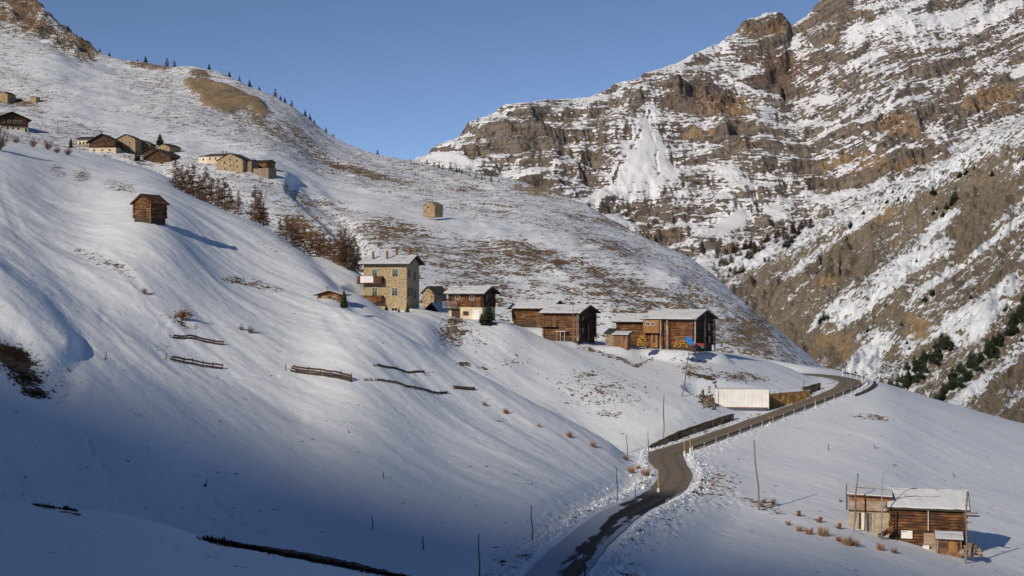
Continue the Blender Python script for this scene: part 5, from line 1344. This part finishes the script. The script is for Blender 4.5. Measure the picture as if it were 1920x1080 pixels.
# ================================================================== 6 trees
def conifer_mesh(seed, dens=1.0):
    rnd = random.Random(seed); c = MB(); t_ = MB()
    t_.tube([(0, 0, -.03), (0.005, 0, .5), (0, 0, .97)], [.022, .012, .003], 5)
    nl = int(20*dens)
    for i in range(nl):
        q = i/(nl-1); z0 = .07+.90*q; R = (.21*(1-q)**.8+.012)*rnd.uniform(.75, 1.2); nb = int(11*(1-q)+5)
        for k in range(nb):
            a = 2*math.pi*(k+rnd.random())/nb; rr = R*rnd.uniform(.6, 1.15); dz = rr*rnd.uniform(.15, .5)
            ca, sa = math.cos(a), math.sin(a); w_ = rr*rnd.uniform(.22, .36)
            tip = (ca*rr, sa*rr, z0-dz); l = (ca*rr*.55-sa*w_, sa*rr*.55+ca*w_, z0-dz*.4); r2 = (ca*rr*.55+sa*w_, sa*rr*.55-ca*w_, z0-dz*.45)
            c.add([(0, 0, z0+.02), l, tip, r2, (ca*rr*.5, sa*rr*.5, z0+.035-dz*.3)], [(0, 1, 4), (1, 2, 4), (2, 3, 4), (3, 0, 4)])
    return c, t_
def larch_mesh(seed, lean=0.0, bush=False):
    """a bare larch one unit tall"""
    rnd = random.Random(seed); c = MB(); t_ = MB()
    if not bush: t_.tube([(0, 0, -.04), (.004, 0, .3), (-.004, .004, .65), (lean, 0, 1.0)], [.013, .010, .006, .002], 5)
    nb = 150 if not bush else 60
    for i in range(nb):
        q = rnd.uniform(.06, .97) if not bush else rnd.uniform(0, .08)
        a = rnd.uniform(0, 2*math.pi); ln = (.20*(1-q)**.75+.02)*rnd.uniform(.7, 1.2) if not bush else rnd.uniform(.5, 1.0)
        ca, sa = math.cos(a), math.sin(a)
        if bush: el = rnd.uniform(.5, 1.5); e = Vector((ca*math.cos(el)*ln*.75, sa*math.cos(el)*ln*.75, math.sin(el)*ln))
        else: e = Vector((ca*ln, sa*ln, ln*rnd.uniform(-.15, .45)))
        p0 = Vector((0, 0, q)) if not bush else Vector((ca*.08, sa*.08, 0)); w_ = .0035 if not bush else .006
        c.tube([p0, p0+e*.55+Vector((0, 0, -.006)), p0+e], [w_, w_*.7, w_*.3], 3, cap=False)
        for k in range(24):
            u = rnd.uniform(.25, 1); s_ = p0+e*u; b = rnd.uniform(0, 2*math.pi); l2 = ln*rnd.uniform(.16, .45)
            d = Vector((math.cos(b)*l2, math.sin(b)*l2, rnd.uniform(-.5, .8)*l2)); n = Vector((-d.y, d.x, 0)).normalized()*(.0075 if not bush else .008)
            c.add([s_-n, s_+n, s_+d], [(0, 1, 2)])
    return c, t_
def mk_tree(name, meshes, mats, label, cat, group=None):
    c, t_ = meshes; rt = empty(name, (0, 0, 0), 0, label, cat, group)
    if t_.v: t_.build('trunk', M[mats[1]], rt)
    c.build('crown' if t_.v else 'twigs', M[mats[0]], rt); return rt
rnd = random.Random(11)
larches = [mk_tree('larch_tree', larch_mesh(s, l), ('twig' if s % 3 else 'twig_grey', 'bark'), 'x', 'larch', 'bare larches in the gully below the hamlet') for s, l in ((1, 0), (2, .02), (3, -.02))]
lk = [kids(o) for o in larches]; used = [False]*3
def ordinal_place(protos, ks, used_, k, loc, rz, sc, label, group):
    if not used_[k]:
        o = protos[k]; used_[k] = True; o.location = loc; o.rotation_euler = (0, 0, rz); o.scale = (sc, sc, sc) if not hasattr(sc, '__len__') else sc; o['label'] = label; o['group'] = group; return o
    return copy_tree(protos[k], ks[k], loc, rz, sc, label, group)
LT = [(330,346,46),(341,350,40),(352,356,46),(362,362,52),(374,366,40),(386,370,56),(397,376,42),(409,380,46),(421,384,52),(431,388,38),(447,394,38),
      (478,412,66),(487,417,60),(494,421,44),(525,436,30),(538,446,44),(548,452,48),(558,458,42),(570,465,46),(582,471,44),(594,476,44),(606,482,42),(618,488,40),(628,494,40),
      (638,500,60),(647,504,66),(656,508,64),(664,511,60),(672,514,46),(552,462,36),(600,484,36),(643,506,50),(660,514,48)]
for i, (px, py, hp) in enumerate(LT):
    g = near.hit(px, py+3)
    if g.y > 425: g = near.crest(px, 400)
    g = Vector((g.x*(g.y+6)/g.y, g.y+6, g.z)); g.z = gz(g.x, g.y)-.3; hh_ = (hp+6)/F*g.y*(1.16 if px < 460 else 1.04)
    if px == 478: lab = 'tallest brown larch standing alone, mid gully between the two clumps'
    elif px == 330: lab = 'leftmost bare larch of the row under the hamlet'
    elif px == 447: lab = 'small slim bare larch at the right end of the row under the hamlet'
    elif px < 440: lab = 'bare brown larch in the dense row below the middle of the upper hamlet'
    elif px < 630: lab = 'bare brown larch in the long thicket down the gully'
    else: lab = 'bare larch in the clump just up the slope from the stone house'
    ordinal_place(larches, lk, used, i % 3, g, rnd.uniform(0, 6), (hh_*rnd.uniform(1.15, 1.5), hh_*1.3, hh_), lab, 'bare larches in the gully below the hamlet')
# bare bushes
bushes = [mk_tree('bare_bush', larch_mesh(20+s, 0, True), (('twig', 'twig_grey', 'straw2')[s], 'bark'), 'x', 'bush') for s in range(3)]
bk = [kids(o) for o in bushes]; bu = [False]*3
BU = [(30,268,13,1,'small grey bare bush leftmost on the terrace below the left chalet'),(62,276,15,0,'round brown bare bush on the terrace, second from the left'),(91,281,17,0,'larger brown bare bush in the middle of the terrace row'),(107,287,13,1,'small grey bush right beside the larger terrace bush'),
      (127,291,15,2,'reddish bare bush at the right end of the terrace row'),(-4,282,40,1,'twiggy bare bush cut by the left edge of the photo'),
      (343,600,22,2,'dry orange bush above the topmost snow fence'),(271,552,13,2,'tiny orange bush on the sunlit left slope'),(470,625,14,1,'faint grey bush on the slope right of the topmost fence'),(452,619,10,1,'tiny faint bush just left of another on the mid slope'),
      (1450,947,12,2,'low dry bush at the foot of the lone leaning pole'),(1432,944,10,2,'dark low bush left of the lone leaning pole')]
for px, py, hp, k, lab in BU:
    g = land(px, py); s_ = hp/F*g.y; ordinal_place(bushes, bk, bu, k, g, rnd.uniform(0, 6), s_*1.2, lab, 'bare bushes on the slopes')
# dry grass clumps
def grass_mesh(seed):
    r_ = random.Random(seed); c = MB()
    for i in range(110):
        a = r_.uniform(0, 2*math.pi); R = r_.uniform(0, .35); x, y = R*math.cos(a), R*math.sin(a); ln = r_.uniform(.5, 1.0); sp = r_.uniform(.1, .55)
        e = (x+math.cos(a)*sp*ln, y+math.sin(a)*sp*ln, ln); w_ = .018; c.add([(x-w_, y, -.1), (x+w_, y, -.1), e], [(0, 1, 2)]); c.add([(x, y-w_, -.1), (x, y+w_, -.1), e], [(0, 1, 2)])
    return c
GR = [(908,760,10,'dry straw tuft leftmost along the ridge edge above the road'),(948,775,13,'tall straw tuft, second along the ridge edge'),(1010,800,8,'small straw tuft midway along the ridge edge'),(1068,820,14,'pale straw clump two thirds along the ridge edge'),(1112,838,14,'bushy straw clump before the ridge meets the road'),
      (1172,862,13,'reddish grass clump near the end of the ridge'),(1183,886,16,'reddish grass clump on the bank at the road bend'),(1210,892,20,'largest orange grass clump at the inner road bend'),(1196,880,12,'small reddish clump behind the largest orange one'),
      (1478,985,12,'small dry clump leftmost of the grass strip by the stumps'),(1499,996,16,'orange dry grass clump below the leftmost stump'),(1517,1002,18,'wide dry grass clump left of the tall one'),(1543,1005,24,'tallest orange dry grass clump between the stumps'),(1572,1015,14,'thin pale grass clump under the rightmost stump'),(1588,1022,24,'broad pinkish grass clump just left of the concrete shed'),
      (1603,1024,18,'pinkish grass clump at the foot of the leaning pole'),(1651,1032,18,'round pinkish clump at the foot of the street lamp'),(1677,1037,14,'low pale clump under the left corner of nearest barn'),(1790,810,3,'tiny tuft on the right snow crest'),(1576,941,7,'small round grass ball on the snow left of the concrete shed'),(1642,921,7,'small dry tuft on the snow behind the concrete shed')]
gp = [grass_mesh(s).build('grass_clump', M[m]) for s, m in ((1, 'straw'), (2, 'straw2'))]; gu = [False, False]
for i, (px, py, hp, lab) in enumerate(GR):
    g = ground(px, py); k = i % 2; s_ = hp/F*g.y
    if gu[k]: o = gp[k].copy(); COL.objects.link(o)
    else: o = gp[k]; gu[k] = True
    o.location = g; o.scale = (s_*1.0, s_*1.0, s_); o.rotation_euler = (0, 0, rnd.uniform(0, 6)); tag(o, lab, 'grass clump', 'dry grass clumps')
# near conifers with parts
nc = [mk_tree('conifer_tree', conifer_mesh(31+s, 1.2), ('needle' if s else 'needle2', 'bark'), 'x', 'conifer') for s in range(2)]
nk = [kids(o) for o in nc]; nu_ = [False]*2
for i, (px, py, hp, wf, lab) in enumerate(((645,578,36,1.5,'small dark conifer between the red cabin and the stone house'),(916,609,42,1.9,'broad young conifer in front of the log chalet shaded end'),(903,606,20,1.8,'low dark conifer left of the broad young one'),
        (724,590,20,1.6,'round shrub-like conifer under the lower balcony of the stone house'),(764,590,22,1.5,'small conifer at the front right corner of the stone house'),(748,592,16,1.3,'smallest conifer in front of the stone house'),
        (300,272,22,2.3,'dense dark conifer standing between the hamlet houses'),(133,277,20,1.3,'slim conifer at the left end of the upper hamlet'),(255,302,18,1.4,'dark little conifer left of the two dark barns'),(260,300,14,1.5,'tiny conifer tucked beside the dark barns'),(49,247,10,1.5,'tiny conifer at the right corner of the leftmost chalet'))):
    g = land(px, py) if px > 800 or px < 500 else ground(px, py)
    if 700 < px < 800: g = wpt(px, py, 263)
    s_ = hp/F*g.y; ordinal_place(nc, nk, nu_, i % 2, g, rnd.uniform(0, 6), (s_*wf, s_*wf, s_), lab, 'conifers around the houses')
# far trees: too small to show parts
def far_proto(seed, mat, larch=False):
    mb = MB(); c, t_ = (larch_mesh(seed) if larch else conifer_mesh(seed, .6)); mb.add(t_.v, t_.f, 1); mb.add(c.v, c.f, 0)
    return mb.build('conifer_tree' if not larch else 'larch_tree', [M[mat], M['bark']])
fp = [far_proto(50, 'needle'), far_proto(51, 'needle2'), far_proto(52, 'needle'), far_proto(53, 'twig', True), far_proto(54, 'twig_grey', True)]; fu = [False]*5
def far_tree(k, g, s_, w_, lab, group, cat='conifer'):
    if fu[k]: o = fp[k].copy(); COL.objects.link(o)
    else: o = fp[k]; fu[k] = True
    o.location = g; o.scale = (s_*w_, s_*w_, s_); o.rotation_euler = (0, 0, rnd.uniform(0, 6)); tag(o, lab, cat, group)
for px, hp, k in ((187,8,2),(205,9,0),(273,14,0),(313,16,3),(327,12,4),(392,13,1),(430,12,0),(449,10,3),(468,15,0),(486,8,2),(516,16,3),(526,10,0),(534,12,0),(547,12,3),(572,13,0),(581,12,2),(589,8,0),(611,10,0),(625,7,3),(708,10,4),(258,5,2)):
    g = mid.crest(px); g.z -= .6; lab = {273: 'dark conifer leftmost on the left mountain skyline', 392: 'lone round topped conifer on the skyline above the tan outcrop', 313: 'bare larch on the skyline left of the tan outcrop', 708: 'faint bare tree on the saddle between the mountains'}.get(px, 'small tree on the descending left skyline' )
    far_tree(k, g, (hp+2)/F*g.y, 1.5, lab, 'trees along the left mountain skyline', 'tree')
for px, py, hp, k in ((801,309,12,4),(823,316,14,3),(830,318,10,4),(845,320,18,3),(856,323,12,0),(866,325,9,0),(880,331,9,4),(892,334,10,3),(903,337,9,0),(921,341,14,4),(935,342,8,0),(1004,352,12,3),(862,322,8,2),(770,302,5,2)):
    g = mid.hit(px, py); far_tree(k, g, hp/F*g.y, 1.4, 'small larch or pine on the brow in front of the far cliffs', 'trees on the brow before the cliffs', 'tree')
ORD = 'first second third fourth fifth sixth seventh eighth ninth tenth eleventh twelfth thirteenth fourteenth fifteenth sixteenth seventeenth eighteenth nineteenth twentieth twenty-first twenty-second'.split()
def ranked(lst): 
    xs_ = sorted(lst, key=lambda q: q[0]); return [(q, ('leftmost' if i == 0 else 'rightmost' if i == len(xs_)-1 else ORD[i]+' from left')) for i, q in enumerate(xs_)]
def et(px, py, hp, k, lab, grp='conifers dotted over the right slope', w_=2.0):
    g = east.hit(px, py); far_tree(k, g, hp/F*g.y, w_, lab, grp)
for (px, py, hp), rk in ranked(((1475,464,28),(1484,456,18),(1498,440,15),(1407,485,18),(1415,468,16),(1424,472,12),(1379,514,17),(1393,510,19),(1387,512,12),(1434,491,10),(1442,490,10),(1366,520,10),(1350,500,10),(1369,508,9))):
    et(px, py, hp, rnd.choice((0, 1, 2)), 'dark conifer at the narrow valley head, %s of its cluster' % rk)
for (px, py, hp), rk in ranked(((1594,426,14),(1619,402,10),(1663,381,10),(1684,377,10),(1697,372,9),(1674,362,9),(1750,364,17),(1791,375,27),(1786,383,20),(1775,391,14),(1768,407,13),(1757,394,9),(1750,402,10),(1768,327,9),(1800,332,15),(1812,327,13),(1827,317,9),(1860,330,12),(1718,491,8),(1642,380,8),(1920,300,12))):
    et(px, py, hp, rnd.choice((0, 1, 2)), 'small dark conifer scattered high on the right slope, %s of them' % rk)
for (px, py, hp), rk in ranked(((1747,553,17),(1734,564,15),(1690,610,10),(1660,575,10),(1770,640,10),(1820,560,10),(1627,622,12),(1545,600,22),(1538,606,16),(1552,598,12),(1700,645,9),(1604,700,6),(1800,768,10),(1705,655,8),(1880,640,18),(1900,620,14),(1915,640,12))):
    et(px, py, hp, rnd.choice((0, 1, 2)), 'lone dark conifer low on the right slope, %s of them' % rk)
for i in range(70):
    u = rnd.random(); c = (1655+u*130, 742-u*95); off = rnd.gauss(0, 9)
    et(c[0]+off*.6, c[1]+off*.9, rnd.uniform(12, 22), rnd.choice((0, 1, 2)), 'dark pine in the lower left diagonal band on the right slope', 'pines in the lower left band', 2.2)
seg = [(1745,772),(1790,715),(1850,668),(1900,612),(1935,575)]
for i in range(110):
    u = rnd.random()*4; j = min(int(u), 3); a, b = seg[j], seg[j+1]; f_ = u-j; off = rnd.gauss(0, 8 if j else 5)
    if rnd.random() < .35 and j == 0: continue
    et(a[0]+(b[0]-a[0])*f_+off*.6, a[1]+(b[1]-a[1])*f_+off*.9, rnd.uniform(11, 23), rnd.choice((0, 1, 2)), 'dark pine in the upper right diagonal band on the right slope', 'pines in the upper right band', 2.3)
for i in range(64):
    u = rnd.random(); px = 1335+u*190; py = 500-u*82+rnd.gauss(0, 4); g = east.crest(px, 2300) if rnd.random() < .5 else east.hit(px, py+6)
    far_tree(rnd.choice((0, 3, 3, 4)), g, rnd.uniform(10, 20)/F*g.y, 2.0, 'brown or dark tree in the belt at the foot of the cliffs', 'trees in the belt under the cliffs', 'tree')

# ================================================================== 7 uncountable small stuff
def scatter(name, label, cat, n, regions, size, mat, kind_, seed, white=False):
    """stones or tufts strewn over patches of ground, one mesh"""
    r_ = random.Random(seed); V = []; Fc = []
    tot = sum(q[5] for q in regions)
    for cx, cy_, rx, ry, rot, wgt in regions:
        c, s = math.cos(math.radians(rot)), math.sin(math.radians(rot))
        for i in range(int(n*wgt/tot)):
            a = r_.uniform(0, 2*math.pi); q = abs(r_.gauss(0, .5)); u, v_ = q*math.cos(a)*rx, q*math.sin(a)*ry
            g = near.hit(cx+u*c-v_*s, cy_+u*s+v_*c, 80); sz = size*math.exp(r_.gauss(0, .45)); b = len(V)
            if kind_ == 'stone':
                for k in range(5): a2 = k*1.2566+r_.uniform(-.3, .3); V.append((g.x+math.cos(a2)*sz*r_.uniform(.7, 1.2), g.y+math.sin(a2)*sz*r_.uniform(.7, 1.2), g.z-sz*.2))
                V.append((g.x+r_.uniform(-.3, .3)*sz, g.y, g.z+sz*r_.uniform(.5, .9)))
                for k in range(5): Fc.append((b+k, b+(k+1) % 5, b+5))
            else:
                for k in range(7):
                    a2 = r_.uniform(0, 6.28); x = g.x+r_.uniform(-.5, .5)*sz; y = g.y+r_.uniform(-.5, .5)*sz; w_ = sz*.18; e = len(V)
                    V.extend([(x-w_, y, g.z-.05), (x+w_, y, g.z-.05), (x+math.cos(a2)*sz*.5, y+math.sin(a2)*sz*.3, g.z+sz*r_.uniform(.5, 1.1))]); Fc.append((e, e+1, e+2))
    me = bpy.data.meshes.new(name); me.from_pydata(V, [], Fc); me.materials.append(M[mat]); o = bpy.data.objects.new(name, me); COL.objects.link(o)
    tag(o, label, cat, None, 'stuff')
M['heath'] = plain('dark_heath', (0.030, 0.022, 0.015), .95, .4, 2); M['stone'] = plain('field_stone', (0.20, 0.15, 0.11), .9, .4, 1)
scatter('heath', 'dark heath showing through the snow at the left edge and along the ditch', 'heath', 6500,
        [(25,662,44,17,20,3.0),(45,708,34,13,15,1.2),(66,738,28,9,10,.8),(20,690,60,30,20,.4),(80,700,60,40,30,.3)]+[(395+i*30, 1014+i*5.8, 24, 3.5, 10, .75) for i in range(13)]+[(70+i*14, 948+i*2, 10, 1.5, 10, .08) for i in range(6)]+[(155,330,20,18,30,.25),(228,350,34,10,15,.25)], .105, 'heath', 'tuft', 5)
scatter('stones', 'stones and clods poking through the snow below the barns', 'stones', 1700,
        [(850,620,36,30,0,1.6),(1130,735,100,38,10,1.4),(1390,707,60,9,4,.8),(1300,690,45,22,20,.5),(470,532,60,10,10,.3),(1325,752,26,14,30,.7),(1635,782,40,6,8,.2),(200,495,80,14,20,.3),(1340,905,50,40,30,.4),(960,680,60,30,0,.2),(900,640,50,30,20,.2),(1430,950,60,6,5,.3)], .13, 'stone', 'stone', 6)
# ploughed snow lumps beside the road
r_ = random.Random(9); V = []; Fc = []
for i in range(5200):
    p = RD[r_.randrange(12, len(RD)-20)]; j = RD.index(p); dr = (RD[min(j+1, len(RD)-1)]-p).normalized(); sgn = r_.choice((-1, 1))
    off = HW+.55+abs(r_.gauss(0, 1.1)); q = p+Vector((-dr.y, dr.x, 0))*sgn*off
    if q.y < 85 or q.y > 262: continue
    zz_ = near.height(q.x, q.y); sz = .07*math.exp(r_.gauss(0, .55))*(1 if q.y < 205 else .7); b = len(V)
    for k in range(5): a2 = k*1.2566+r_.uniform(-.3, .3); V.append((q.x+math.cos(a2)*sz*r_.uniform(.7, 1.3), q.y+math.sin(a2)*sz*r_.uniform(.7, 1.3), zz_-sz*.3))
    V.append((q.x+r_.uniform(-.4, .4)*sz, q.y, zz_+sz*r_.uniform(.6, 1.1)))
    for k in range(5): Fc.append((b+k, b+(k+1) % 5, b+5))
me = bpy.data.meshes.new('snow_lumps'); me.from_pydata(V, [], Fc); me.materials.append(M['snow']); o = bpy.data.objects.new('snow_lumps', me); COL.objects.link(o)
tag(o, 'ploughed snow lumps banked along both road edges', 'snow', None, 'stuff')
print('END ok', len(COL.objects))
